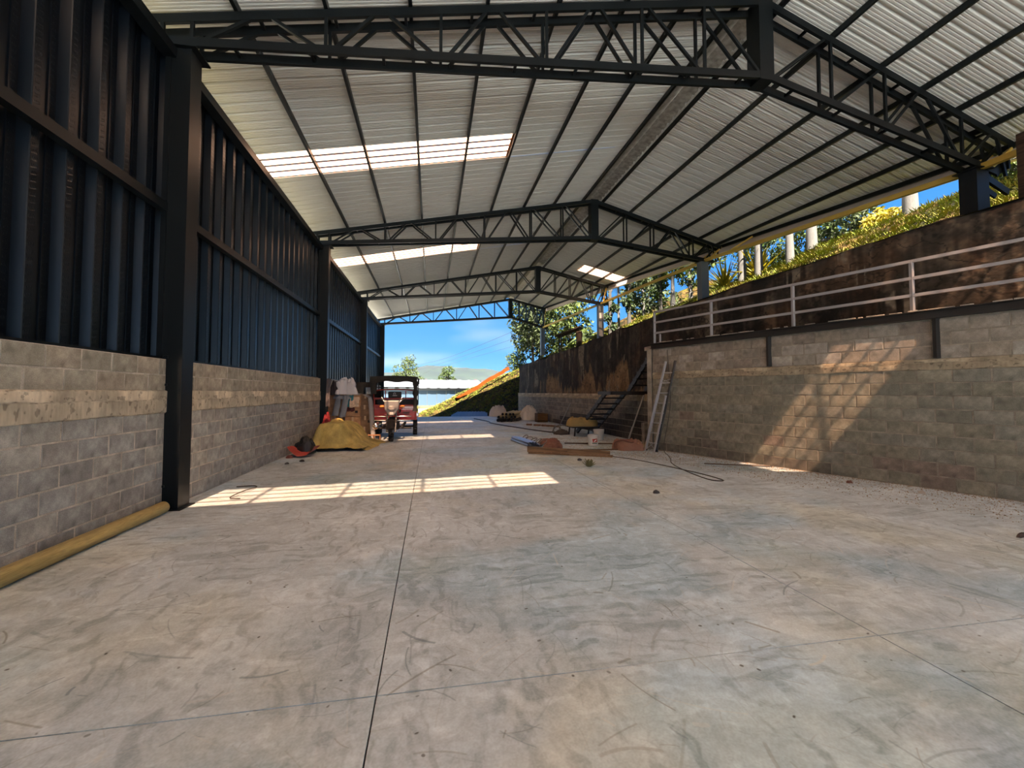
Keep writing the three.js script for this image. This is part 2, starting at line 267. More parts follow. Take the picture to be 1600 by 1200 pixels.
// ------------------------------------------------------------------ stained retaining wall and the hill behind it
const RW = [[5.36, 26.65, 3.09], [6.0, 19, 3.4], [6.4, 14.5, 3.64], [6.65, 11.5, 3.83], [7.1, 9.5, 4.01], [8.2, 6.2, 4.32], [10.2, 1, 4.75], [12.2, -5, 5.1], [15, -14, 5.6]];
const RWL = (() => { const l = [0]; for (let i = 1; i < RW.length; i++) l.push(l[i - 1] + Math.hypot(RW[i][0] - RW[i - 1][0], RW[i][1] - RW[i - 1][1])); return l; })();
function rwAt(s) { let i = 1; while (i < RW.length - 1 && RWL[i] < s) i++; const t = (s - RWL[i - 1]) / (RWL[i] - RWL[i - 1]), a = RW[i - 1], b = RW[i]; return [lerp(a[0], b[0], t), lerp(a[1], b[1], t), lerp(a[2], b[2], t)]; }
const RW_T = RWL[RWL.length - 1];
const stainTex = (() => {
  const W = 2048, H = 512;
  return tex(W, (u, v) => {
    const s = u * RW_T, y = v * 3.6;                       // metres along and up
    const ragged = fbm(s * 1.1, y * 0.2 + 3, 256, 5, 72), drip = fbm(s * 9, y * 0.55, 256, 5, 73), mott = fbm(s * 3, y * 3.4, 256, 6, 74), fine = fbm(s * 17, y * 17, 256, 4, 75), patch = fbm(s * 0.9 + 5, y * 1.1, 256, 6, 79);
    const far = s < 15.5, edge = far ? 0.62 + (ragged - 0.42) * 3.2 : 1.0 + (ragged - 0.5) * 1.4;               // where the black growth ends
    let k = sstep(edge - 0.12, edge + 0.1, y + (drip - 0.5) * 0.9);
    if (s < 5) k = Math.max(k, sstep(0.40, 0.5, drip + 0.12));
    const base = [172 + (mott - 0.5) * 80, 140 + (mott - 0.5) * 74, 100 + (mott - 0.5) * 60];
    const gp = far ? 0 : sstep(0.5, 0.58, patch + (fine - 0.5) * 0.25) * 0.6, dark = lerp(26, 92, sstep(0.42, 0.72, mott * 0.6 + drip * 0.5)) + gp * 60, red = sstep(0.5, 0.66, fbm(s * 1.3, y * 1.5, 256, 5, 78)) * 24;
    let c = [lerp(base[0], dark + red, k), lerp(base[1], dark * 0.9 + red * 0.4, k), lerp(base[2], dark * 0.78, k)];
    const lime = sstep(0.58, 0.64, fbm(s * 1.5 + 9, y * 1.0, 256, 6, 76)) * sstep(0.46, 0.56, drip) * 0.85;   // lime runs and bare patches
    c = [lerp(c[0], 178, lime), lerp(c[1], 168, lime), lerp(c[2], 150, lime)];
    const crack = Math.abs(fbm(s * 2.2, y * 2.2, 256, 5, 77) - 0.5) < 0.012 ? 0.55 : 1;
    const f = (0.78 + fine * 0.44) * crack; return c.map((q) => q * f);
  }, true, H);
})();
M.stain = mat(0.36, 0.36, 0.35, 0.95, { map: stainTex, bumpMap: rep(roughTex, 24, 3), bumpScale: 0.02 });
{
  const nx = 400;
  const g = sheet(nx, 26, (u, v) => {
    const s = u * RW_T, [x, w, top] = rwAt(s), [x2, w2] = rwAt(Math.min(RW_T, s + 0.05)), [x1, w1] = rwAt(Math.max(0, s - 0.05)), L = Math.hypot(x2 - x1, w2 - w1) || 1, nX = (w2 - w1) / L, nWd = -(x2 - x1) / L;
    const edge = top + (fbm(s * 0.9, 2, 256, 5, 81) - 0.5) * 0.22 - 0.02, vv = Math.min(1, v / 0.9), y = lerp(1.1, edge, vv);
    const d = (fbm(s * 1.4, y * 1.8, 256, 5, 82) - 0.5) * 0.10 + (v > 0.9 ? -(v - 0.9) * 3 : 0);
    return V(x + nX * d, v > 0.9 ? edge + (v - 0.9) * 0.2 : y, w + nWd * d);
  }, (u, v, p) => [u, (p.y - 1.1) / 3.6]);
  const end = sheet(10, 12, (u, v) => { const y = lerp(-0.6, 3.0, v); return V(5.36 + u * 1.2 + (fbm(u * 3, y * 2, 256, 3, 83) - 0.5) * 0.06, y, 26.63 + u * 0.3); }, (u, v) => [u * 0.03, v * 0.9]);
  const rw = thing('retaining_wall', 'dark stained old retaining wall with lime runs holding up the hillside', 'wall', V(6.5, 0, 12), { kind: 'structure' });
  part('wall_face', g, M.stain, rw); part('end_face', end, M.stain, rw);
}
const hillGround = (s, d) => { const [, , top] = rwAt(clamp(s, 0, RW_T)); const rise = d < 2.5 ? 0.15 * d : d < 5.2 ? 0.375 + 0.64 * (d - 2.5) : 2.103 + 0.10 * (d - 5.2); return top - 0.05 + rise + (fbm(s * 0.5 + 40, d * 0.5, 256, 4, 85) - 0.5) * 0.5 * clamp((d - 1.5) / 2); };
const hillPoint = (s, d, up = 0) => { const q = clamp(s, 0.001, RW_T - 0.001), [x, w] = rwAt(q), tx = 1 - clamp((s) / 40) * 0.0, a = rwAt(Math.max(0, q - 2)), b = rwAt(Math.min(RW_T, q + 2)), L = Math.hypot(b[0] - a[0], b[1] - a[1]), n = [-(b[1] - a[1]) / L, (b[0] - a[0]) / L]; return V(x + n[0] * d * tx + (s < 0 ? 0 : 0), hillGround(s, d) + up, w + n[1] * d - (s < 0 ? s : 0)); };
{
  const hill = single('hillside', sheet(150, 90, (u, v) => { const d = v * v * 42; return hillPoint(u * RW_T, d); }, (u, v, p) => [p.x, p.z]), M.soil, 'sunlit grassy hillside rising above the retaining wall', 'hillside', V(9, 0, 12), { kind: 'structure' });
  hill.receiveShadow = true;
}
// where a pixel ray of the survey meets the hill: x over w ratio -> a place on it
function hillAt(x, w) { let best = 0, bd = 1e9; for (let s = 0; s <= RW_T; s += 0.1) { const [a, b] = rwAt(s), q = (a - x) ** 2 + (b - w) ** 2; if (q < bd) { bd = q; best = s; } } return V(x, hillGround(best, Math.sqrt(bd)), w); }

// ------------------------------------------------------------------ left cladding: deep ribbed dark sheets, three ribs each
{
  const P = 0.38, prof = [[0, 0], [0.07, 0], [0.075, 0.012], [0.085, 0.012], [0.09, 0], [0.175, 0], [0.205, 0.075], [0.212, 0.082], [0.295, 0.082], [0.302, 0.075], [0.332, 0], [0.38, 0]];
  const pts = []; for (let k = 0; k < 3; k++) for (const q of prof.slice(k ? 1 : 0)) pts.push([k * P + q[0], q[1]]);
  const y0 = 1.80, y1 = 5.85, n = 2, g0 = new THREE.BufferGeometry(), pos = [], uv = [];
  for (let i = 0; i + 1 < pts.length; i++) for (let j = 0; j < n; j++) {
    const [a, da] = pts[i], [b, db] = pts[i + 1], ya = lerp(y0, y1, j / n), yb = lerp(y0, y1, (j + 1) / n);
    const q = [[a, da, ya], [b, db, ya], [b, db, yb], [a, da, ya], [b, db, yb], [a, da, yb]];
    for (const [s, d, y] of q) { pos.push(d, y, -s); uv.push(s, y); }
  }
  g0.setAttribute('position', new THREE.BufferAttribute(new Float32Array(pos), 3)); g0.setAttribute('uv', new THREE.BufferAttribute(new Float32Array(uv), 2)); g0.computeVertexNormals();
  // pressed dimples on the ribs: a row of short slanted dents
  const dent = tex(256, (u, v) => { const s = (u * P) % P, row = ((v * 24) % 1), on = (s > 0.222 && s < 0.282) || (s > 0.11 && s < 0.15); const q = Math.abs(row - 0.5 - (s - 0.25) * 4); return on && q < 0.2 ? [40, 40, 40] : [160, 160, 160]; }, false);
  M.navy.bumpMap = rep(dent, 1 / P, 1 / 1.5); M.navy.bumpScale = 0.003;
  const wl = thing('wall_left', 'dark ribbed metal cladding above the left block wall', 'wall', V(-3.5, 1.8, 14), { kind: 'structure' });
  for (let k = 0, s = -12.2; s < 30; s += 3 * P, k++) { const m = new THREE.Mesh(g0, M.navy); m.name = 'cladding_sheet'; m.position.set(-3.47 + (k % 2) * 0.002, 0, -s).sub(wl.position); m.castShadow = m.receiveShadow = true; wl.add(m); }
  [[-12, -1.65], [-1.35, 6.14], [6.42, 13.86], [14.14, 21.86], [22.14, 29.86]].forEach(([a, b]) => {
    part('girt', box(-3.385, -3.29, 3.74, 3.85, a, b), M.steel, wl); part('top_rail', box(-3.39, -3.24, 5.74, 5.86, a, b), M.steel, wl); part('top_plate', box(-3.5, -3.24, 5.85, 5.87, a, b), M.steel, wl); part('sill_rail', box(-3.385, -3.31, 1.87, 1.9, a, b), M.steel, wl);
  });
}
M.strip = mat(0.2, 0.23, 0.26, 0.6);
// ------------------------------------------------------------------ roof geometry
const RX = 5.4, RH = 8.10, SL = 0.192, WS = 7.3 / 7, W0 = 2.4 - 14 * (7.3 / 7), WN = 41, W1 = W0 + WN * WS;
const sR = table([[-6, 0.40], [6.3, 0.365], [14, 0.278], [22, 0.232], [30.6, 0.236]]), eaveX = table([[-6, 11.3], [6.3, 10.85], [10, 10.65], [14, 10.35], [22, 9.32], [30.6, 7.98]]);
const yL = (x) => RH - SL * (RX - x), yR = (x, w) => RH - sR(w) * (x - RX);
const PROF = [[0, 0], [0.03, 0], [0.042, 0.013], [0.054, 0], [0.084, 0], [0.096, 0.013], [0.108, 0], [0.138, 0], [0.15, 0.013], [0.162, 0], [0.183, 0], [0.202, 0.046], [0.242, 0.046], [0.2607, 0]];
const profAt = []; for (let k = 0; k < 4; k++) for (const [a, b] of PROF.slice(0, -1)) profAt.push([k * WS / 4 + a, b]); profAt.push([WS, 0]);
function roofStrip(xa, xb, yOf) {   // xa, xb: functions of w (local 0..WS); yOf(x, w)
  const pos = [], uv = [];
  for (let i = 0; i + 1 < profAt.length; i++) {
    const [a, da] = profAt[i], [b, db] = profAt[i + 1];
    const P = (w, d, t) => { const x = lerp(xa(w), xb(w), t); return [x, yOf(x, w) + d, -w]; };
    const N = 3;
    for (let j = 0; j < N; j++) { const A = P(a, da, j / N), B = P(b, db, j / N), C = P(b, db, (j + 1) / N), D = P(a, da, (j + 1) / N); for (const q of [A, C, B, A, D, C]) { pos.push(...q); uv.push(q[0], q[2]); } }
  }
  const g = new THREE.BufferGeometry(); g.setAttribute('position', new THREE.BufferAttribute(new Float32Array(pos), 3)); g.setAttribute('uv', new THREE.BufferAttribute(new Float32Array(uv), 2)); g.computeVertexNormals(); return g;
}
const PL = [-2.56, -1.45, -0.33, 0.77, 1.87, 2.97, 4.02, 5.03], PR = [5.72, 6.73, 7.75, 8.6, 9.38, 10.05];
{
  const roof = thing('ceiling', 'gabled roof of cream ribbed metal sheets on dark purlins', 'roof', V(2, 6.5, 13), { kind: 'structure' });
  const put = (name, g, m, w, label) => { const o = new THREE.Mesh(g, m); o.name = name; o.castShadow = o.receiveShadow = true; o.position.set(0, 0, -w).sub(roof.position); if (label) o.userData.label = label; roof.add(o); };
  const XL = -3.8, XS = 1.80;
  const full = roofStrip(() => XL, () => 5.14, (x) => yL(x)), lightL = roofStrip(() => XL, () => XS + 0.06, (x) => yL(x)), restL = roofStrip(() => XS, () => 5.14, (x) => yL(x) + 0.004);
  for (let k = 0; k < WN; k++) {
    const w = W0 + k * WS, day = k === 0 || k === 7 || k === 14 || k === 21 || k === 28;  // the ones behind the camera are unseen, added to supply top light
    if (day) { put('skylight_sheet', lightL, M.pane, w, 'clear skylight sheet'); put('roof_sheet', restL, M.roof, w); } else put('roof_sheet', full, M.roof, w);
    const y = (x, l) => yR(x, w + l), e = (l) => eaveX(w + l);
    if (k === 14 || k === 7) put('skylight_sheet', roofStrip(() => 5.66, e, y), M.pane, w, 'clear skylight sheet');  // the one behind the camera is an unseen addition for top light
    else if (k === 31) { put('roof_sheet', roofStrip(() => 5.66, () => 7.3, y), M.roof, w); put('skylight_sheet', roofStrip(() => 7.25, (l) => e(l) - 0.1, y), M.pane, w, 'clear skylight sheet'); }
    else put('roof_sheet', roofStrip(() => 5.66, e, y), M.roof, w);
  }
  const strips = (x0, x1, y, w, n = 0) => { for (let q = 0; q < 4; q++) { const wq = w + 0.225 + q * WS / 4; if (wq > w + WS - 0.02) break; part('added_rib_strip', bar(V(x0, y(x0, wq) + 0.012, wq), V(x1, y(x1, wq) + 0.012, wq), 0.042, 0.012), M.strip, roof, { label: 'added grey strip darkening a skylight rib' }); } };  // opaque bars added along the ribs to draw their dark lines
  for (const k of [14, 21, 28]) strips(XL, XS, (x) => yL(x), W0 + k * WS);
  strips(5.68, 10.9, (x, w) => yR(x, w), W0 + 14 * WS); strips(7.3, 9.3, (x, w) => yR(x, w), W0 + 31 * WS);
  part('ridge_cap', (() => { const s = new THREE.Shape([[4.8, yL(4.8) + 0.05], [RX, RH + 0.06], [6.0, yR(6.0, 14) + 0.07], [6.0, yR(6.0, 14) + 0.074], [RX, RH + 0.064], [4.8, yL(4.8) + 0.054]].map((p) => new THREE.Vector2(...p))); return metric(new THREE.ExtrudeGeometry(s, { depth: W1 - W0, bevelEnabled: false }).translate(0, 0, -W1)); })(), M.cap, roof, { label: 'grey metal ridge cap' });
  for (const x of PL) part('purlin', box(x - 0.025, x + 0.025, yL(x) - 0.105, yL(x) - 0.006, W0, W1), M.steel, roof);
  part('purlin', box(-3.78, -3.73, yL(-3.76) - 0.105, yL(-3.76) - 0.006, W0, W1), M.steel, roof);
  const KN = [W0, 6.3, 10, 14, 22, W1];
  for (const x of PR) {
    const l = []; for (let i = 0; i + 1 < KN.length; i++) { let a = KN[i], b = KN[i + 1]; if (eaveX(a) < x + 0.05) break; if (eaveX(b) < x + 0.05) b = lerp(a, b, (eaveX(a) - x - 0.05) / (eaveX(a) - eaveX(b))); l.push(bar(V(x, yR(x, a) - 0.056, a), V(x, yR(x, b) - 0.056, b), 0.05, 0.1)); }
    part('purlin', merge(l), M.steel, roof);
  }
  const ev = [], fa = [];
  for (let i = 0; i + 1 < KN.length; i++) { const a = KN[i], b = KN[i + 1], A = (w, o, d) => V(eaveX(w) + o, yR(eaveX(w) + o, w) + d, w); ev.push(bar(A(a, -0.12, -0.06), A(b, -0.12, -0.06), 0.05, 0.1)); fa.push(bar(A(a, -0.01, -0.12), A(b, -0.01, -0.12), 0.012, 0.2), bar(A(a, 0.05, -0.22), A(b, 0.05, -0.22), 0.13, 0.01)); }
  part('eave_purlin', merge(ev), M.steel, roof); part('fascia', merge(fa), M.fascia, roof, { label: 'pale pinkish eave flashing' });
}

// ------------------------------------------------------------------ steel columns and box trusses
const TR = [{ w: -1.5, xr: 10.9, cx: 10.0, ct: 5.45 }, { w: 6.28, xr: 10.62, cx: 9.83, ct: 5.52 }, { w: 14, xr: 10.15, cx: 9.5, ct: 6.08 }, { w: 22, xr: 9.25, cx: 8.83, ct: 6.12 }, { w: 30, xr: 7.92, cx: 7.72, ct: 5.98 }];
const near = ['behind the camera', 'nearest', 'second', 'third', 'farthest'];
TR.forEach(({ w, xr, cx, ct }, i) => {
  // left column
  {
    const c = thing('steel_column', ['dark steel column at the left wall behind the camera', 'tall dark steel column in the left wall beside the yellow pipe', 'dark steel column at the left wall beside the stacked boxes', 'dark steel column in the left wall behind the red tricycle', 'dark steel column at the far left corner of the roof'][i], 'column', V(-3.22, 0, w), { group: 'steel columns' });
    part('shaft', merge([box(-3.35, -3.08, 0, 5.88, w - 0.135, w + 0.135)]), M.steel, c);
    part('cap_plate', box(-3.5, -3.0, 5.88, 5.9, w - 0.2, w + 0.2), M.steel, c);
    part('flange', merge([box(-3.36, -3.3, 0, 5.88, w - 0.15, w - 0.135), box(-3.12, -3.07, 0, 5.88, w - 0.15, w - 0.135)]), M.steel, c);
    part('base_plate', box(-3.4, -3.03, 0, 0.012, w - 0.18, w + 0.18), M.steel, c);
    if (i === 1) { const b = []; for (const y of [0.1, 0.3, 1.55, 1.9]) b.push(cbox(-3.25, y, -(w - 0.152), 0.05, 0.03, 0.02, 0.006)); part('weld_bracket', merge(b), M.steel, c); }
  }
  // right column on the hillside
  {
    const g = hillAt(cx, w).y - 0.4;
    const c = thing('steel_column', ['dark steel column on the hillside behind the camera', 'thick dark steel column on the hillside at the upper right', 'grey-blue steel column on the hillside behind the railing', 'grey-blue steel column with a white label on the hillside', 'thin grey-blue steel column on the hillside, farthest on the right'][i], 'column', V(cx, g, w), { group: 'steel columns' });
    part('shaft', box(cx - 0.14, cx + 0.14, g, ct, w - 0.14, w + 0.14), i < 2 ? M.steel : M.steelBlue, c);
    part('cap_plate', box(cx - 0.2, cx + 0.2, ct, ct + 0.015, w - 0.2, w + 0.2), M.steel, c);
    if (i === 3) part('paper_label', box(cx - 0.1, cx + 0.1, ct - 0.75, ct - 0.45, w - 0.143, w - 0.141), mat(0.6, 0.62, 0.64, 0.8), c, { label: 'white paper label' });
  }
  // the truss
  const t = thing('roof_truss', ['dark steel box truss above and behind the camera', 'large dark steel truss nearest the camera across the top', 'dark steel roof truss, second one into the hall', 'dark steel roof truss, third one into the hall', 'thin steel roof truss against the sky at the open end'][i], 'truss', V(RX, 6.5, w), { group: 'roof trusses' });
  const f = (xr - RX) / (10.15 - RX), X = (x) => (x <= RX ? x : RX + (x - RX) * f), sr = sR(w), colR = cx;
  const top = (x) => (x <= RX ? yL(x) : RH - sr * (x - RX)) - 0.165, b0 = 5.98, bk = 6.68, bot = (x) => (x <= RX ? lerp(b0, bk, (x + 3.1) / (RX + 3.1)) : lerp(bk, ct + 0.06, (x - RX) / (colR - RX)));
  const B = 0.12, zs = [w - B, w + B], ch = 0.115;
  zs.forEach((z) => {
    part('top_chord', merge([bar(V(-3.6, top(-3.6), z), V(RX, top(RX), z), 0.05, ch), bar(V(RX, top(RX), z), V(xr, top(xr), z), 0.05, ch)]), M.steel, t);
    part('bottom_chord', merge([bar(V(-3.45, bot(-3.45), z), V(RX, bk, z), 0.05, ch), bar(V(RX, bk, z), V(colR + 0.35, bot(colR + 0.35), z), 0.05, ch)]), M.steel, t);
    const web = (xa, ya, xb, yb, k = 0.042) => part('web_member', bar(V(xa, ya === 't' ? top(xa) : bot(xa), z), V(xb, yb === 't' ? top(xb) : bot(xb), z), k, k), M.steel, t);
    for (const x of [-3.42, -3.08, -1.45, 0.1, 1.66, 3.2, 4.28]) web(x, 'b', x, 't');
    for (const [a, b] of [[-3.0, -2.32], [-1.52, -2.18], [-1.36, -0.78], [0.03, -0.66], [0.19, 0.78], [1.58, 0.92], [1.75, 2.36], [3.12, 2.5], [4.2, 3.28], [5.3, 4.36]]) web(a, 'b', b, 't');
    for (const x of [6.55, 7.55, 9.05]) web(X(x), 'b', X(x), 't');
    for (const [a, b] of [[5.5, 6.48], [6.62, 7.48], [7.62, 8.22], [8.95, 8.34], [9.12, 9.68], [9.95, 9.78]]) web(X(a), 'b', X(b), 't');
  });
  const sp = []; for (let x = -2.6; x < colR; x += 0.95) sp.push(bar(V(x, bot(x), w - B), V(x, bot(x), w + B), 0.04, 0.04), bar(V(x + 0.3, top(x + 0.3), w - B), V(x + 0.3, top(x + 0.3), w + B), 0.04, 0.04));
  part('spacer_bars', merge(sp), M.steel, t, { kind: 'stuff' });
  part('king_post', box(RX - 0.13, RX + 0.13, bk - 0.08, top(RX) + 0.05, w - 0.15, w + 0.15), M.steel, t);
  part('end_post', merge([bar(V(X(10.02), bot(colR), w - B), V(X(10.02), top(X(10.02)), w - B), 0.04), bar(V(colR, ct, w), V(X(10.0), top(X(10.0)), w), 0.05)]), M.steel, t);
});
// yellow tie tubes between the column heads on the right, with short struts to the eave
for (let i = 0; i < 4; i++) {
  const a = TR[i], b = TR[i + 1], p = V(a.cx, a.ct + 0.04, a.w + 0.14), q = V(b.cx, b.ct + 0.04, b.w - 0.14);
  const t = thing('tie_beam', ['yellow steel tie beam running back over the camera', 'long yellow steel tie beam between the two nearest columns on the hillside', 'yellow steel tie beam between the second and third hillside columns', 'yellow steel tie beam between the two farthest hillside columns'][i], 'beam', q, { group: 'yellow tie beams' });
  part('beam', bar(p, q, 0.09, 0.1), M.yellow, t);
  const st = (k, o) => { const c = p.clone().lerp(q, k), w = -c.z + o; return bar(c, V(eaveX(w) - 0.15, yR(eaveX(w) - 0.15, w) - 0.1, w), 0.05); };
  part('strut', st(0.97, 0.3), M.yellow, t); part('strut', st(0.04, -0.3), M.yellow, t); if (i === 1) part('strut', st(0.86, -0.3), M.yellow, t);
}
{
  const w = 5.35, x = 9.55, g = hillAt(x, w).y - 0.3;
  single('timber_post', merge([box(x - 0.1, x + 0.1, g, 5.7, w - 0.1, w + 0.1)]), mat(0.10, 0.075, 0.06, 0.9, { map: rep(woodTex, 1) }), 'dark timber post at the right edge above the retaining wall', 'post', V(x, g, w));
  const o = thing('steel_offcut', 'bundle of dark steel offcuts stuck out beside the upper right column', 'offcut', V(10.1, 5.4, 6.3));
  part('channel', bar(V(9.95, 5.55, 6.3), V(10.75, 5.25, 6.35), 0.05, 0.12), M.steel, o); part('plate', bar(V(10.2, 5.5, 6.2), V(10.5, 5.72, 6.2), 0.03, 0.16), M.steel, o); part('plate', bar(V(10.15, 5.3, 6.35), V(10.45, 5.15, 6.35), 0.03, 0.1), M.steel, o);
}

// ------------------------------------------------------------------ ground outside
{
  single('apron', sheet(1, 1, (u, v) => V(-60 + u * 120, -0.02, -80 + v * 67), (u, v, p) => [p.x * 0.13, p.z * 0.13]), mat(0.42, 0.42, 0.41, 0.85, { map: rep(grainTex, 1) }), 'pale concrete yard in front of the hall', 'yard', V(0, -0.02, -40), { kind: 'structure' });
  single('ground', sheet(1, 1, (u, v) => V(-2500 + u * 5000, -0.62, -300 + v * 3300), (u, v, p) => [p.x, p.z]), mat(0.2, 0.19, 0.15, 0.95, { map: rep(soilTex, 0.1) }), 'open earth ground around the hall', 'ground', V(0, -0.62, 60), { kind: 'structure' });
}
single('yard', box(-30, 6, -0.64, -0.6, 26.6, 47), mat(0.62, 0.62, 0.6, 0.9, { map: rep(grainTex, 0.4) }), 'pale concrete yard between the hall and the shed', 'yard', V(-6, -0.62, 36), { kind: 'structure' });
// earth bank past the end of the low wall
const bankY = (x, w) => { const d = (x - 5.2) * 0.845 + (w - 26.4) * 0.534; let y = -0.6 + 0.62 * d; y = Math.min(y, 0.95 + 0.39 * (x - 1.2) + (x > 7 ? 0.1 * (x - 7) : 0)) - Math.max(0, w - 36.5) * 0.22; return Math.max(-0.7, y) + (fbm(x * 0.9 + 60, w * 0.9, 256, 5, 87) - 0.5) * 0.35 * sstep(-0.3, 0.6, y); };
single('earth_bank', sheet(140, 140, (u, v) => { const x = -7 + u * 30, w = 26.7 + v * 34; return V(x, bankY(x, w), w); }, (u, v, p) => [p.x, p.z]), M.soil, 'sloping dry earth bank beyond the end of the right wall', 'bank', V(5, -0.5, 33), { kind: 'structure' });
// ------------------------------------------------------------------ steel edge beam, railing and stair on the right
M.black = mat(0.009, 0.009, 0.009, 0.6); M.rail = mat(0.30, 0.305, 0.32, 0.45, { metalness: 0.2 });
const onNear = (w, y, out = 0) => V(NW(w) - 0.938 * out, y, w - 0.345 * out);
{
  const b = thing('edge_beam', 'black steel edge beam with short hanging posts on top of the right block wall', 'beam', onNear(7, 2.56));
  part('beam', merge([bar(onNear(10.44, 2.635, -0.02), onNear(-4.5, 2.635, -0.02), 0.1, 0.11), bar(onNear(10.44, 2.695, 0.0), onNear(-4.5, 2.695, 0.0), 0.14, 0.012), bar(onNear(10.44, 2.575, 0.0), onNear(-4.5, 2.575, 0.0), 0.14, 0.012)]), M.black, b);
  for (const w of [7.63, 5.3, 2.4]) part('hanging_post', merge([bar(onNear(w, 1.97, 0.012), onNear(w, 2.57, 0.012), 0.1, 0.05)].map((g) => g)), M.black, b);
  part('mortar_splash', (() => { const l = [], r = rng(5); for (let i = 0; i < 60; i++) { const w = 10.3 - r() * 6.6; l.push(cbox(0, 0, 0, 0.05 + r() * 0.14, 0.012 + r() * 0.02, 0.03, 0.005).applyMatrix4(new THREE.Matrix4().makeRotationY(Math.atan2(-0.938, 0.345)).setPosition(onNear(w, 2.71, 0.03)))); } return merge(l); })(), M.slab, b, { kind: 'stuff' });
  const ra = thing('railing', 'grey galvanised tube railing with three rails along the raised walkway', 'railing', onNear(8, 2.7));
  for (const y of [3.51, 3.24, 2.97]) part('rail', bar(onNear(10.36, y, -0.02), onNear(-4, y, -0.02), 0.045, 0.045), M.rail, ra);
  for (const w of [10.36, 8.84, 7.21, 5.56, 3.9, 2.2, 0.5]) part('post', bar(onNear(w, 2.7, -0.02), onNear(w, 3.52, -0.02), 0.045, 0.045), M.rail, ra);
  part('post', bar(onNear(10.2, 2.7, -0.02), onNear(10.2, 2.93, -0.02), 0.04, 0.04), M.rail, ra, { label: 'short stub post' });
}
{
  const s = thing('staircase', 'black open steel staircase with a landing in front of the low wall', 'stairs', V(5.5, 0, 13.5));
  const fl = (x0, x1, wa, ya, wb, yb, n) => {
    for (const x of [x0, x1]) part('stringer', bar(V(x, ya, wa), V(x, yb, wb), 0.05, 0.14), M.black, s);
    for (let k = 1; k <= n; k++) { const t = k / (n + 1), y = lerp(ya, yb, t), w = lerp(wa, wb, t); part('tread', box(x0 - 0.05, x1 + 0.05, y - 0.02, y + 0.025, w - 0.13, w + 0.13), M.black, s); }
  };
  fl(5.12, 5.74, 15.05, 0.02, 12.35, 1.45, 7); fl(6.02, 6.56, 12.75, 1.47, 11.15, 2.6, 5);
  part('landing', merge([box(5.02, 6.62, 1.45, 1.48, 11.75, 12.75), box(5.02, 6.62, 1.38, 1.45, 11.75, 11.82), box(5.02, 5.08, 1.38, 1.45, 11.75, 12.75)]), M.black, s);
  part('landing_post', merge([rod(V(6.45, 0, 11.85), V(6.45, 1.4, 11.85), 0.03)]), M.black, s);
}
{ // aluminium ladder leaning on the wall
  const l = thing('ladder', 'aluminium extension ladder leaning against the right block wall by the stairs', 'ladder', V(5.5, 0, 10.2));
  const u = new THREE.Vector3(0.345, 0, 0.938), foot = onNear(10.22, 0, 0.34), head = onNear(9.86, 2.22, 0.04);
  const at = (t, side, o = 0) => foot.clone().lerp(head, t).addScaledVector(u, side * (0.17 - 0.03 * t)).add(new THREE.Vector3(-0.938 * o, 0, 0.345 * o));
  for (const sd of [-1, 1]) { part('side_rail', bar(at(0, sd), at(1, sd), 0.03, 0.07), sd > 0 ? mat(0.05, 0.05, 0.05, 0.5) : M.galv, l); part('side_rail', bar(at(0, sd * 0.86, 0.05), at(0.62, sd * 0.86, 0.05), 0.025, 0.06), M.galv, l); part('rubber_foot', cbox(at(0, sd).x, 0.03, at(0, sd).z, 0.06, 0.06, 0.08, 0.01), M.black, l); }
  for (let k = 1; k <= 8; k++) part('rung', rod(at(k / 9 - 0.02, -1), at(k / 9 - 0.02, 1), 0.016), M.galv, l);
  part('bracing', merge([bar(at(0.02, -0.8, 0.03), at(0.12, 0.8, 0.03), 0.012), bar(at(0.02, 0.8, 0.03), at(0.12, -0.8, 0.03), 0.012), bar(at(0.76, -0.9, 0.02), at(0.8, 0.9, 0.02), 0.012), bar(at(0.8, -0.9, 0.02), at(0.76, 0.9, 0.02), 0.012)]), M.galv, l);
}
single('leaning_pole', merge([rod(V(5.68, 0.01, 12.1), V(6.02, 1.36, 11.75), 0.022), rod(V(5.70, 0.08, 12.08), V(5.78, 0.42, 12), 0.027)]), mat(0.36, 0.36, 0.33, 0.6), 'pale steel prop leaning under the stair landing', 'pole', V(5.68, 0, 12.1));
single('leaning_pole', rod(V(5.55, 0.01, 18.6), V(5.80, 1.0, 17.8), 0.02), mat(0.3, 0.3, 0.29, 0.6), 'thin grey pole leaning on the low grey wall left of the stairs', 'pole', V(5.55, 0, 18.6));
single('block_offcut', merge([box(5.62, 5.74, 0, 0.42, 10.95, 11.1), box(5.61, 5.75, 0.42, 0.62, 10.94, 11.11)]), toneFar[1], 'upright grey concrete offcut standing at the corner left of the ladder', 'offcut', V(5.68, 0, 11));

const NTH = ['leftmost', 'second', 'third', 'fourth', 'fifth', 'sixth', 'seventh', 'eighth'];
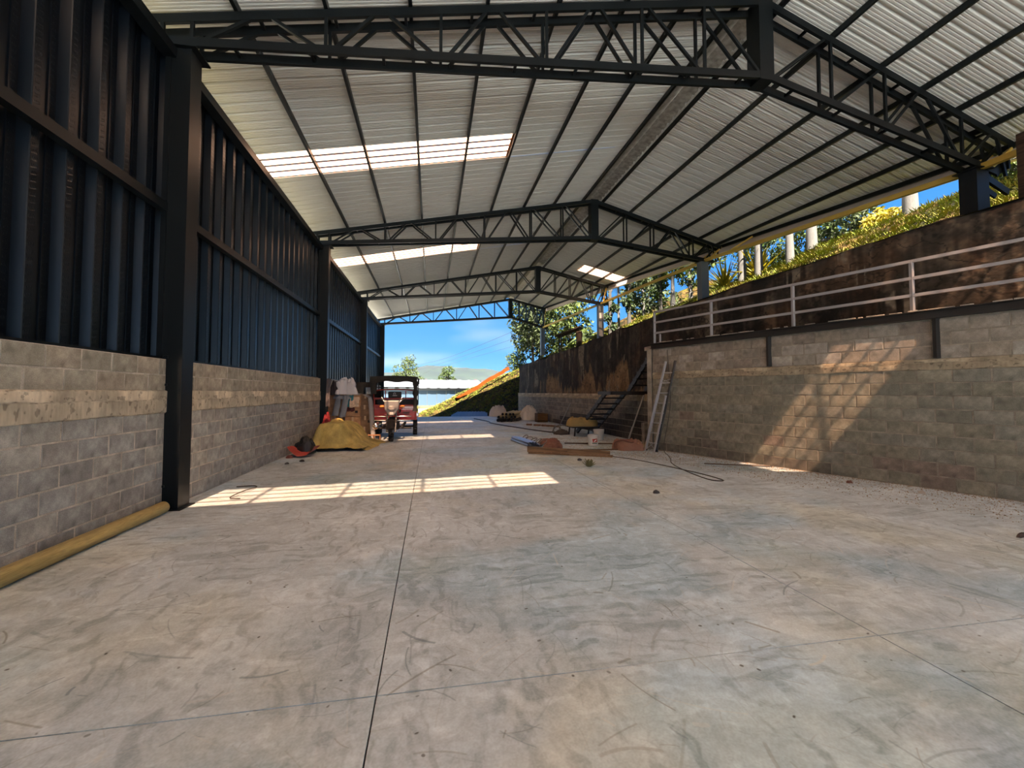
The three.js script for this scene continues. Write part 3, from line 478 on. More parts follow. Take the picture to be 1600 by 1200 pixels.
// ------------------------------------------------------------------ soft heaps
function heap(cx, cw, rx, rw, h, seed, { n = 44, wr = 0.45, flat = 0.5, edge = 0.18, f = 5 } = {}) {
  return sheet(n, n, (u, v) => {
    const a = u * Math.PI * 2, q = v, e = 1 + (vn(Math.cos(a) * 2 + 9, Math.sin(a) * 2 + 9, 256, seed) - 0.5) * edge * 3, x = Math.cos(a) * q * e, z = Math.sin(a) * q * e;
    const b = Math.pow(Math.max(0, 1 - Math.pow(q, 3.2)), flat), k = Math.abs(fbm(x * f + 20, z * f + 20, 256, 4, seed) - 0.5) * 2;
    return V(cx + x * rx, 0.004 + h * b * (1 - wr + wr * 2 * (1 - k)) * (0.55 + 0.75 * fbm(x * 1.1 + 7, z * 1.1 + 3, 256, 2, seed + 3)), cw + z * rw);
  }, (u, v, p) => [p.x, p.z]);
}
const cloth = (r, g, b, rough = 0.85) => mat(r, g, b, rough, { bumpMap: rep(roughTex, 2), bumpScale: 0.006 });
// things on the floor, right of the middle
{
  const tb = []; const r = rng(31);
  for (let k = 0; k < 8; k++) { const x = 2.42 + (k % 5) * 0.085 + Math.floor(k / 5) * 0.045, y = 0.035 + Math.floor(k / 5) * 0.062; single('steel_tube', rod(V(x - 0.06 + r() * 0.03, y, 13.2 - r() * 0.25), V(x + 0.12, y, 11.25 + r() * 0.25), 0.034, 0.034, 12, true), mat(0.42, 0.45, 0.5, 0.3, { metalness: 0.7 }), k < 5 ? `${NTH[k]} shiny steel tube from the left in the bottom layer of the small pile` : `${NTH[k - 5]} shiny steel tube from the left in the upper layer of the small pile`, 'tube', V(x, 0, 12.2), { group: 'steel tubes on the floor' }); }
  for (let k = 0; k < 5; k++) single('pipe_clamp', new THREE.TorusGeometry(0.11, 0.012, 6, 18).rotateX(Math.PI / 2 - 0.5 - 0.3 * r()).rotateY(r() * 3).translate(2.72 + k * 0.06, 0.11, -(12.7 - k * 0.3)), mat(0.2, 0.19, 0.18, 0.5, { metalness: 0.5 }), `${k ? NTH[k] : 'farthest'} bent wire ring, counted from the far end, lying on the steel tubes`, 'ring', V(2.72 + k * 0.06, 0, 12.7 - k * 0.3), { group: 'wire rings' });
  single('crumpled_cloth', heap(3.3, 12.15, 0.3, 0.3, 0.12, 12), cloth(0.2, 0.085, 0.06), 'folded terracotta cloth on the floor behind the steel tubes', 'cloth', V(3.3, 0, 12.15));
  single('crumpled_cloth', heap(3.15, 11.1, 0.27, 0.2, 0.13, 18), cloth(0.2, 0.095, 0.065), 'crumpled terracotta sack at the end of the steel tubes', 'cloth', V(3.15, 0, 11.1));
  const pl = thing('plank', 'long weathered wooden formwork plank lying on the floor', 'plank', V(3.1, 0, 9.85));
  const wm = mat(0.60, 0.56, 0.50, 0.85, { map: rep(woodTex, 0.7) });
  part('board', bar(V(2.28, 0.09, 10.35), V(3.98, 0.06, 9.4), 0.035, 0.13), wm, pl); part('board', bar(V(2.3, 0.025, 10.25), V(4.0, 0.025, 9.3), 0.16, 0.035), wm, pl);
  single('batten', bar(V(3.2, 0.02, 10.5), V(4.75, 0.02, 10.4), 0.05, 0.03), mat(0.3, 0.24, 0.18, 0.9, { map: rep(woodTex, 1) }), 'thin dark batten lying behind the plank', 'batten', V(4, 0, 10.45));
  single('batten', bar(V(3.7, 0.02, 11.95), V(5.0, 0.02, 11.6), 0.05, 0.03), mat(0.22, 0.2, 0.18, 0.9, { map: rep(woodTex, 1) }), 'thin dark batten lying behind the white bucket', 'batten', V(4.3, 0, 11.8));
  const sk = thing('sack', 'brown woven sack lying flat beside the foot of the ladder', 'sack', V(5, 0, 10.4));
  part('body', heap(4.95, 10.45, 0.4, 0.26, 0.2, 41, { flat: 0.42, f: 3 }), cloth(0.26, 0.135, 0.09), sk); part('rolled_edge', tube([V(4.58, 0.06, 10.5), V(4.56, 0.2, 10.45), V(4.7, 0.26, 10.35), V(4.95, 0.22, 10.22)], 0.022), cloth(0.2, 0.09, 0.06), sk);
  single('broom_head', merge([rod(V(5.26, 0.02, 10.35), V(5.47, 0.5, 10.3), 0.014), heap(5.28, 10.36, 0.1, 0.1, 0.12, 55)]), cloth(0.42, 0.32, 0.17), 'straw hand broom standing between the sack and the ladder', 'broom', V(5.4, 0, 10.36));
}
function bucket(name, x, w, h, r, label, art) {
  const b = thing(name, label, 'bucket', V(x, 0, w));
  const prof = [[0, 0.005], [r * 0.84, 0.005], [r * 0.86, 0.02], [r * 0.985, h * 0.86], [r * 1.04, h * 0.87], [r * 1.04, h * 0.9], [r, h * 0.91], [r * 1.01, h * 0.99], [r * 1.04, h], [r * 0.97, h], [r * 0.82, 0.03], [0, 0.03]].map((p) => new THREE.Vector2(...p));
  part('shell', new THREE.LatheGeometry(prof, 32).translate(x, 0, -w), mat(0.52, 0.52, 0.49, 0.5), b);
  part('handle', new THREE.TorusGeometry(r * 1.03, 0.006, 6, 20, Math.PI).rotateX(2.5).translate(x, h * 0.9, -w), M.galv, b);
  if (art) {
    const cv = document.createElement('canvas'); cv.width = 256; cv.height = 192; const g = cv.getContext('2d'); g.fillStyle = '#c9c7c0'; g.fillRect(0, 0, 256, 192); g.fillStyle = '#a8392e'; g.beginPath(); g.moveTo(40, 40); g.lineTo(210, 24); g.lineTo(226, 120); g.lineTo(60, 132); g.fill(); g.fillStyle = '#efe9e2'; g.beginPath(); g.ellipse(140, 84, 54, 16, -0.5, 0, 7); g.fill(); g.fillStyle = '#33573f'; g.fillRect(36, 140, 190, 26); g.fillStyle = '#7a2a22'; g.fillRect(60, 50, 50, 10);
    const t = new THREE.CanvasTexture(cv); t.colorSpace = THREE.SRGBColorSpace; t.magFilter = THREE.LinearFilter;
    const lg = new THREE.CylinderGeometry(r * 0.968, r * 0.885, h * 0.62, 20, 1, true, -0.75, 1.5).translate(x, h * 0.46, -w);
    part('printed_label', lg, new THREE.MeshStandardMaterial({ map: t, roughness: 0.6, side: THREE.DoubleSide }), b, { label: 'red and green printed label' });
  }
}
bucket('bucket', 4.32, 11.35, 0.31, 0.15, 'white plastic bucket with a red printed label on the floor', true);
bucket('bucket', 5.02, 12.7, 0.33, 0.16, 'pale plastic bucket behind, close to the foot of the stairs', false);
{
  const t = thing('work_trestle', 'low trestle with a yellow bundle on top at the foot of the stairs', 'trestle', V(4.95, 0, 14.3));
  for (const [x, w] of [[4.65, 13.9], [5.35, 13.9], [4.65, 14.5], [5.35, 14.5]]) part('leg', bar(V(x, 0, w), V(x + 0.03, 0.3, w), 0.04), M.black, t);
  part('top', box(4.55, 5.45, 0.28, 0.32, 13.8, 14.6), M.black, t);
  single('bundle', heap(5.0, 14.15, 0.52, 0.36, 0.24, 61, { flat: 0.4 }).translate(0, 0.318, 0), cloth(0.36, 0.26, 0.1), 'yellow-brown folded bundle lying on the trestle by the stairs', 'bundle', V(5, 0.32, 14.15));
  single('wheelbarrow_frame', merge([tube([V(4.2, 0.02, 15.1), V(4.35, 0.28, 14.9), V(4.6, 0.3, 14.8)], 0.016), tube([V(4.35, 0.02, 14.6), V(4.4, 0.28, 14.7), V(4.7, 0.28, 14.5)], 0.016), new THREE.TorusGeometry(0.13, 0.018, 6, 20).translate(4.35, 0.15, -14.9)]), mat(0.14, 0.14, 0.13, 0.6), 'small dark tubular frame left of the yellow bundle', 'frame', V(4.35, 0, 14.9));
}
{ // pipe pile at the far right
  const ym = mat(0.62, 0.52, 0.27, 0.5), r = rng(77);
  let k = 0; for (const [n, y] of [[7, 0.08], [6, 0.215], [4, 0.35]]) for (let i = 0; i < n; i++, k++) {
    const x = 3.2 + i * 0.16 + (y > 0.3 ? 0.3 : y > 0.1 ? 0.08 : 0), w = 20.9 + r() * 0.5 + y, p = thing('plastic_pipe', y < 0.1 ? `${NTH[i]} dark brown pipe from the left in the bottom row of the pipe pile` : y < 0.3 ? `${NTH[i]} yellow pipe from the left in the middle row of the pipe pile` : `${NTH[i]} yellow pipe from the left on the top row of the pipe pile`, 'pipe', V(x, 0, w), { group: 'pile of yellow pipes' });
    part('tube', rod(V(x, y, w), V(x + 1.1, y, w + 2.9), 0.078, 0.078, 14, true), y < 0.1 ? mat(0.07, 0.055, 0.05, 0.6) : ym, p); part('bore_shade', new THREE.CircleGeometry(0.068, 14).translate(x + 0.01, y, -(w + 0.1)), M.black, p);  // black disc in the open end stands in for the shade inside
  }
  single('sack', heap(4.0, 26.0, 0.5, 0.3, 0.5, 71, { flat: 0.5 }), cloth(0.62, 0.6, 0.58), 'white plastic sack behind the left end of the yellow pipes', 'sack', V(4.0, 0, 26.0));
  single('sack', heap(5.05, 22.6, 0.5, 0.45, 0.5, 72, { flat: 0.5 }), cloth(0.66, 0.65, 0.62), 'white plastic sack at the right end of the yellow pipes', 'sack', V(5.05, 0, 22.6));
  single('crate', merge([box(5.05, 5.55, 0, 0.06, 20.6, 21.2), box(5.05, 5.08, 0, 0.42, 20.6, 21.2), box(5.52, 5.55, 0, 0.42, 20.6, 21.2), ...[0.08, 0.2, 0.32].map((y) => box(5.05, 5.55, y, y + 0.09, 20.58, 20.61)), ...[0.08, 0.2, 0.32].map((y) => box(5.05, 5.55, y, y + 0.09, 21.2, 21.23))]), mat(0.42, 0.35, 0.2, 0.85, { map: rep(woodTex, 1.3) }), 'wooden slatted crate beside the pipe pile against the low wall', 'crate', V(5.3, 0, 20.9));
  for (let i = 0; i < 4; i++) single('brick', bar(V(4.1 + i * 0.28, 0.04, 18.8 - i * 0.28), V(4.32 + i * 0.28, 0.04, 18.7 - i * 0.4), 0.11, 0.07), mat(0.3, 0.17, 0.11, 0.9, { map: rep(grainTex, 2) }), `${NTH[i]} loose brown brick from the left in front of the pipe pile`, 'brick', V(4.1 + i * 0.28, 0, 18.8 - i * 0.28), { group: 'loose bricks' });
  single('hose', tube([V(2.3, 0.02, 23.8), V(2.75, 0.02, 21.4), V(2.75, 0.02, 20.2), V(3.4, 0.02, 17.7), V(4.1, 0.02, 15.6), V(4.5, 0.03, 14.75)], 0.028, 6, 60), mat(0.05, 0.05, 0.055, 0.5), 'black hose running along the floor past the yellow pipes', 'hose', V(3.3, 0, 18));
  single('dark_rag', heap(4.45, 14.7, 0.24, 0.3, 0.1, 75), cloth(0.06, 0.055, 0.05), 'dark rag lying at the near end of the black hose', 'rag', V(4.45, 0, 14.7));
  single('cable', tube([V(3.95, 0.008, 9.5), V(4.3, 0.008, 8.9), V(4.6, 0.008, 7.8), V(4.75, 0.008, 6.9), V(4.72, 0.008, 6.5), V(4.58, 0.008, 6.55), V(4.62, 0.008, 7.4), V(4.85, 0.008, 8.3), V(5.12, 0.008, 8.8), V(5.35, 0.008, 9.3), V(5.56, 0.1, 9.86), V(5.75, 1.2, 9.86), V(5.72, 2.5, 9.92)], 0.009, 6, 160), mat(0.06, 0.055, 0.05, 0.6), 'thin dark cable looped on the floor and running up the right wall', 'cable', V(4.7, 0, 8));
  single('rod_on_floor', rod(V(5.45, 0.012, 8.1), V(6.55, 0.012, 7.55), 0.011), mat(0.12, 0.09, 0.07, 0.7), 'thin rusty rod on the floor at the foot of the right wall', 'rod', V(6, 0, 7.8));
  single('weed_clump', (() => { const l = [], q = rng(3); for (let i = 0; i < 40; i++) { const a = q() * 6.28, e = 0.4 + q() * 0.9, L = 0.08 + q() * 0.1; l.push(bar(V(3.05 + Math.cos(a) * 0.03, 0.0, 8.25 + Math.sin(a) * 0.03), V(3.05 + Math.cos(a) * Math.cos(e) * L, Math.sin(e) * L, 8.25 + Math.sin(a) * Math.cos(e) * L), 0.012, 0.006)); } return merge(l); })(), cloth(0.16, 0.15, 0.06), 'small dry mossy clump on the floor in front of the plank', 'clump', V(3.05, 0, 8.25));
  const bits = [[3.35, 8.95, 'white scrap of paper on the floor below the plank', [0.65, 0.64, 0.6]], [3.12, 9.0, 'small dark chip on the floor under the plank', [0.06, 0.05, 0.05]], [5.85, 3.47, 'dark splinter of wood on the floor at the right edge', [0.05, 0.035, 0.03]], [3.2, 5.9, 'tiny dark chip on the open floor in the middle', [0.06, 0.06, 0.06]], [-2.86, 9.6, 'flat dark stone near the left wall', [0.08, 0.08, 0.075]], [-2.65, 9.9, 'small black scrap near the red bag', [0.03, 0.03, 0.03]], [6.6, 6.0, 'reddish splinter near the foot of the right wall', [0.16, 0.07, 0.05]], [6.95, 5.2, 'pale mortar lump along the base of the right wall', [0.5, 0.47, 0.42]]];
  for (const [x, w, label, c] of bits) single('scrap', heap(x, w, 0.05 + (w < 4 ? 0.03 : 0), w < 4 ? 0.02 : 0.035, 0.03, Math.round(x * 7 + 90), { n: 12 }), mat(...c, 0.9), label, 'scrap', V(x, 0, w));
}
// ------------------------------------------------------------------ left side: pipe, hook, bags, tarpaulin
{
  const p = thing('plastic_pipe', 'long yellow plastic pipe lying along the foot of the left wall', 'pipe', V(-3.12, 0, 4.5));
  const pm = mat(0.60, 0.50, 0.20, 0.5, { map: rep(grainTex, 0.6) }); part('tube', rod(V(-3.135, 0.075, -1.2), V(-3.16, 0.075, 6.0), 0.07, 0.07, 28, true), pm, p); part('end_cap', new THREE.SphereGeometry(0.07, 20, 10, 0, Math.PI * 2, 0, Math.PI / 2).rotateX(-Math.PI / 2).scale(1, 1, 0.35).translate(-3.16, 0.075, -6.0), pm, p);
  single('wire_hook', tube([V(-2.92, 0.012, 7.42), V(-2.7, 0.012, 7.46), V(-2.62, 0.012, 7.38), V(-2.66, 0.03, 7.0), V(-2.68, 0.02, 6.62), V(-2.55, 0.012, 6.6)], 0.008, 6, 40), mat(0.05, 0.045, 0.04, 0.6), 'thin bent wire hook on the floor near the left wall', 'wire', V(-2.7, 0, 7));
  const rb = thing('plastic_bag', 'torn red plastic bag with folded edges beside the left wall', 'bag', V(-2.85, 0, 10.9));
  part('sheet', sheet(24, 14, (u, v) => { const x = -3.12 + u * 0.56, e = Math.pow(Math.abs(u - 0.5) * 2, 3); return V(x, 0.012 + 0.2 * e * (1 - v * 0.3) + 0.06 * v + 0.05 * Math.abs(fbm(u * 5, v * 5, 256, 3, 4) - 0.5) + 0.03 * (1 - v), 10.45 + v * 0.5 + 0.06 * Math.sin(u * 9)); }), cloth(0.46, 0.075, 0.06, 0.4), rb);
  single('plastic_bag', heap(-2.9, 11.12, 0.24, 0.17, 0.27, 91, { flat: 0.4, f: 4 }).translate(0, 0.02, 0), cloth(0.02, 0.024, 0.022, 0.4), 'black plastic bag lying in the torn red bag', 'bag', V(-2.9, 0, 11.12));
  single('rubber_lid', new THREE.SphereGeometry(0.075, 16, 10, 0, 6.3, 0, 1.6).scale(1, 0.9, 1).translate(-3.08, 0, -10.5), mat(0.12, 0.03, 0.025, 0.6), 'small dark red rubber lid on the floor at the foot of the left wall', 'lid', V(-3.08, 0, 10.5));
  // tarpaulin thrown over a heap
  const tp = sheet(64, 56, (u, v) => {
    const x = -3.02 + u * 1.6, w = 11.4 + v * 2.3, q = sstep(0, 0.16, u) * (1 - sstep(0.42, 0.92, u)) * sstep(0.0, 0.28, v) * (1 - sstep(0.86, 1, v)), k = Math.abs(fbm(u * 5.2 + 3, v * 3.2, 256, 4, 44) - 0.5) * 2, out = 1 - 0.45 * u * Math.abs(v - 0.45);
    return V(x + (fbm(v * 4, 2, 256, 3, 46) - 0.5) * 0.3 * (u > 0.9 || u < 0.05 ? 1 : 0.3), 0.012 + q * (0.44 + 0.22 * (1 - k) + 0.10 * Math.abs(((u * 2.6 + v * 1.7) % 1) - 0.5)) + 0.10 * (1 - k) * (1 - q) * sstep(0, 0.1, u) * (1 - sstep(0.8, 1, u)) * out, w + (fbm(u * 5, 7, 256, 3, 47) - 0.5) * 0.3);
  }, (u, v, p) => [p.x, p.z]);
  single('tarpaulin', tp, mat(0.68, 0.58, 0.19, 0.6, { map: rep(grainTex, 0.8), bumpMap: rep(roughTex, 1), bumpScale: 0.012 }), 'yellow-green tarpaulin thrown over a low heap at the left wall', 'tarpaulin', V(-2.3, 0, 12.5));
  single('red_bundle', heap(-2.92, 13.32, 0.13, 0.2, 0.66, 49, { flat: 0.3 }), cloth(0.2, 0.012, 0.02), 'dark red bundle behind the yellow-green tarpaulin', 'bundle', V(-2.92, 0, 13.32));
  single('plastic_strip', sheet(30, 8, (u, v) => V(-1.75 + u * 0.55 + v * 0.06, 0.012 + 0.05 * Math.abs(fbm(u * 8, v * 3, 256, 3, 50) - 0.45), 12.55 + u * 0.6 + v * (0.12 + 0.16 * u)), (u, v, p) => [p.x, p.z]), cloth(0.55, 0.42, 0.13, 0.5), 'loose strip of yellow plastic at the corner of the tarpaulin', 'plastic', V(-1.5, 0, 12.8));
  const bk = thing('hollow_brick', 'orange hollow clay brick on the floor in front of the tricycle', 'brick', V(-1.68, 0, 13.9));
  const bm = mat(0.5, 0.27, 0.15, 0.9, { map: rep(grainTex, 2) }); part('shell', merge([box(-1.9, -1.5, 0, 0.02, 13.75, 13.95), box(-1.9, -1.5, 0.15, 0.17, 13.75, 13.95), box(-1.9, -1.88, 0, 0.17, 13.75, 13.95), box(-1.52, -1.5, 0, 0.17, 13.75, 13.95)]), bm, bk); part('web', box(-1.71, -1.69, 0.02, 0.15, 13.76, 13.94), bm, bk);
}

// crumbs of soil and mortar swept against the right wall and round the working place
{
  const r = rng(203), n = 16000, im = new THREE.InstancedMesh(new THREE.IcosahedronGeometry(1, 0), mat(1, 1, 1, 0.95), n), q = new THREE.Matrix4(), c = new THREE.Color();
  for (let i = 0; i < n; i++) {
    let x, w; const k = r();
    if (k < 0.62) { const d = 0.02 + 1.5 * r() ** 2.6; w = 10.4 - r() * 8.4; const P = onNear(w, 0, d); x = P.x; w = -P.z; }
    else if (k < 0.85) { x = 3.6 + r() * 1.9; w = 9 + r() * 4.5; }
    else { x = 3.9 + r() * 1.7; w = 13 + r() * 9; }
    const s = 0.0025 + 0.005 * r() ** 3; q.compose(new THREE.Vector3(x, s * 0.4, -w), new THREE.Quaternion().setFromEuler(new THREE.Euler(r() * 6, r() * 6, r() * 6)), new THREE.Vector3(s * (1 + r()), s * 0.7, s * (1 + r()))); im.setMatrixAt(i, q);
    const t = r(); im.setColorAt(i, t < 0.2 ? c.setRGB(0.4, 0.36, 0.3) : c.setRGB(lerp(0.24, 0.36, t), lerp(0.18, 0.28, t), lerp(0.125, 0.2, t)));
  }
  im.name = 'soil_crumbs'; im.userData = { label: 'brown crumbs of soil and mortar scattered along the right wall', category: 'dirt', kind: 'stuff' }; im.castShadow = im.receiveShadow = true; scene.add(im);
}
// ------------------------------------------------------------------ stacked boxes with clothes, left
{
  const card = [[0.62, 0.38, 0.22], [0.68, 0.42, 0.25], [0.56, 0.35, 0.21], [0.3, 0.21, 0.14]].map((c) => mat(...c, 0.9, { map: rep(grainTex, 0.8) })), tape = mat(0.42, 0.33, 0.22, 0.4), dark = mat(0.055, 0.05, 0.045, 0.9, { map: rep(grainTex, 0.8) });
  const X0 = [-2.99, -2.5], r = rng(15); let n = 0;
  const words = ['lowest', 'second', 'third', 'fourth', 'top'];
  const crate = (x, y, w, sx, sy, sw, m, label) => {
    const c = thing('cardboard_box', label, 'box', V(x, y, w), { group: 'stacked cardboard boxes' }), t = 0.012;
    part('body', cbox(x, y + sy / 2, -w, sx, sy, sw, 0.008), m, c); part('tape', merge([box(x - 0.03, x + 0.03, y + sy - 0.001, y + sy + 0.002, w - sw / 2, w + sw / 2), box(x - 0.03, x + 0.03, y + sy * 0.6, y + sy, w - sw / 2 - 0.002, w - sw / 2)]), tape, c);
    part('flap', box(x - sx / 2 + 0.01, x + sx / 2 - 0.01, y + sy, y + sy + 0.006, w - sw / 2, w - 0.01), m, c);
    if (n++ % 3 === 0) part('hand_hole', box(x + 0.08, x + 0.16, y + sy * 0.35, y + sy * 0.6, w - sw / 2 - 0.003, w - sw / 2 + 0.01), M.black, c);
  };
  for (let c = 0; c < 2; c++) { let y = 0; for (let k = 0; k < 4; k++) { const sy = 0.34 - c * 0.02 + (k % 2) * 0.02; crate(X0[c] + (r() - 0.5) * 0.04 + (c ? 0.05 : 0), y, 14.95 + (r() - 0.5) * 0.05, 0.46, sy, 0.5, card[(k + c) % 3], `${words[k]} brown cardboard box from the floor in the ${c ? 'right' : 'left'} stack by the column`); y += sy + 0.008; } }
  { let y = 0; for (let k = 0; k < 4; k++) { crate(-2.12 + 0.02 * (k % 2), y, 15.2, 0.34, 0.34, 0.7, card[3], `${words[k]} dark brown box from the floor in the stack beside the grey roll`); y += 0.348; } }
  for (const [x, y, w, sx, sy, label] of [[-2.35, 1.41, 15.0, 0.4, 0.2, 'dark box lying on top of the cardboard stacks'], [-2.15, 1.615, 15.0, 0.46, 0.16, 'topmost dark box above the cardboard stacks'], [-1.86, 0, 16.2, 0.26, 1.5, 'tall dark carton standing behind the grey roll']]) { const c = thing('dark_carton', label, 'box', V(x, y, w)); part('body', cbox(x, y + sy / 2, -w, sx, sy, 0.4, 0.01), dark, c); part('lid', cbox(x, y + sy - 0.02, -w, sx + 0.012, 0.05, 0.412, 0.006), dark, c); }
  // grey wrapped roll leaning at the right of the stack
  single('wrapped_roll', sheet(16, 40, (u, v) => { const a = u * 6.2832, rr = 0.075 + 0.02 * (fbm(u * 6, v * 20, 256, 3, 7) - 0.5), bend = v > 0.9 ? (v - 0.9) * 1.6 : 0; return V(-1.93 - bend + Math.cos(a) * rr + 0.12 * (1 - v), 0.01 + v * 1.42 - bend * 0.3, 14.62 + Math.sin(a) * rr); }), mat(0.34, 0.35, 0.37, 0.45, { bumpMap: rep(roughTex, 4), bumpScale: 0.01 }), 'tall roll wrapped in grey plastic standing beside the boxes', 'roll', V(-1.85, 0, 14.62));
  // clothes thrown over the left stack
  const drape = (x0, x1, w, yTop, yBot, seed, m, name, label, cat, bulge = 0.1) => single(name, sheet(26, 30, (u, v) => { const x = lerp(x0, x1, u), k = fbm(u * 6, v * 4, 256, 4, seed); return V(x + (k - 0.5) * 0.05, lerp(yTop, yBot, v) + (fbm(u * 4, 3, 256, 3, seed) - 0.5) * 0.08 * (v > 0.5 ? 1 : 0.4), w - bulge * Math.sin(v * 2.2) - (k - 0.5) * 0.1); }), m, label, cat, V((x0 + x1) / 2, yBot, w));
  const pile = (x, y, w, rx, rw, h, seed, m, name, label, cat) => single(name, heap(x, w, rx, rw, h, seed, { flat: 0.75, f: 2.6, wr: 0.7, edge: 0.4, n: 60 }).translate(0, y, 0), m, label, cat, V(x, y, w));
  pile(-2.66, 1.38, 14.85, 0.40, 0.32, 0.36, 120, cloth(0.56, 0.6, 0.66, 0.5), 'plastic_sheet', 'crumpled white plastic sheet on top of the box stacks', 'plastic sheet');
  pile(-3.02, 1.36, 14.62, 0.16, 0.18, 0.26, 121, cloth(0.02, 0.018, 0.025), 'backpack', 'dark backpack on the left stack under the white plastic sheet', 'backpack');
  single('helmet_visor', new THREE.SphereGeometry(0.11, 18, 12, 0, 6.3, 0, 1.9).scale(0.55, 1.1, 0.5).rotateZ(-0.1).translate(-2.88, 1.42, -14.42), mat(0.6, 0.62, 0.66, 0.3), 'pale curved visor beside the dark backpack on the boxes', 'visor', V(-2.88, 1.4, 14.42));
  const jm = cloth(0.20, 0.235, 0.28), je = thing('jeans', 'faded grey-blue jeans hanging down in front of the boxes', 'jeans', V(-2.85, 0.7, 14.55));
  const leg = (x, yb, s) => sheet(14, 24, (u, v) => { const a = u * 6.2832, rr = lerp(0.085, 0.1, v) * (1 + 0.25 * (fbm(u * 5, v * 7, 256, 3, s) - 0.5)); return V(x + Math.cos(a) * rr - 0.1 * v, lerp(1.28, yb, v), 14.55 + Math.sin(a) * rr * 0.7 - 0.05 * v); });
  part('trouser_leg', leg(-2.86, 0.72, 3), jm, je); part('trouser_leg', leg(-2.64, 0.68, 8), jm, je); part('waist', heap(-2.75, 14.55, 0.24, 0.16, 0.1, 33).translate(0, 1.24, 0), jm, je);
  drape(-2.72, -2.42, 14.62, 1.36, 1.02, 130, cloth(0.03, 0.17, 0.21), 'teal_cloth', 'teal cloth hanging over the front of the boxes beside the jeans', 'cloth');
  drape(-2.52, -2.24, 14.6, 1.3, 0.98, 131, cloth(0.58, 0.47, 0.36), 'cloth_bag', 'cream cloth bag hanging in front of the cardboard boxes', 'bag', 0.14);
  drape(-2.75, -2.38, 14.66, 1.03, 0.86, 132, cloth(0.10, 0.035, 0.04), 'maroon_cloth', 'dark maroon cloth below the teal cloth on the boxes', 'cloth');
  drape(-3.06, -2.94, 13.84, 1.86, 1.02, 133, cloth(0.12, 0.11, 0.12), 'jacket', 'grey jacket hanging on the column beside the boxes', 'jacket', 0.12);
  const sh = thing('shoe', 'brown leather shoe standing on the low red bundle', 'shoe', V(-2.86, 0.63, 14.3)); part('upper', new THREE.SphereGeometry(0.1, 14, 10).scale(0.8, 0.6, 1.3).translate(-2.86, 0.6, -14.25), mat(0.16, 0.06, 0.04, 0.6), sh); part('sole', cbox(-2.86, 0.555, -14.25, 0.15, 0.03, 0.27, 0.01), mat(0.5, 0.4, 0.35, 0.8), sh);
  single('wooden_box', box(-3.05, -2.7, 0, 0.54, 14.1, 14.5), mat(0.05, 0.04, 0.035, 0.9), 'dark wooden box under the shoe beside the column', 'box', V(-2.87, 0, 14.3));
}
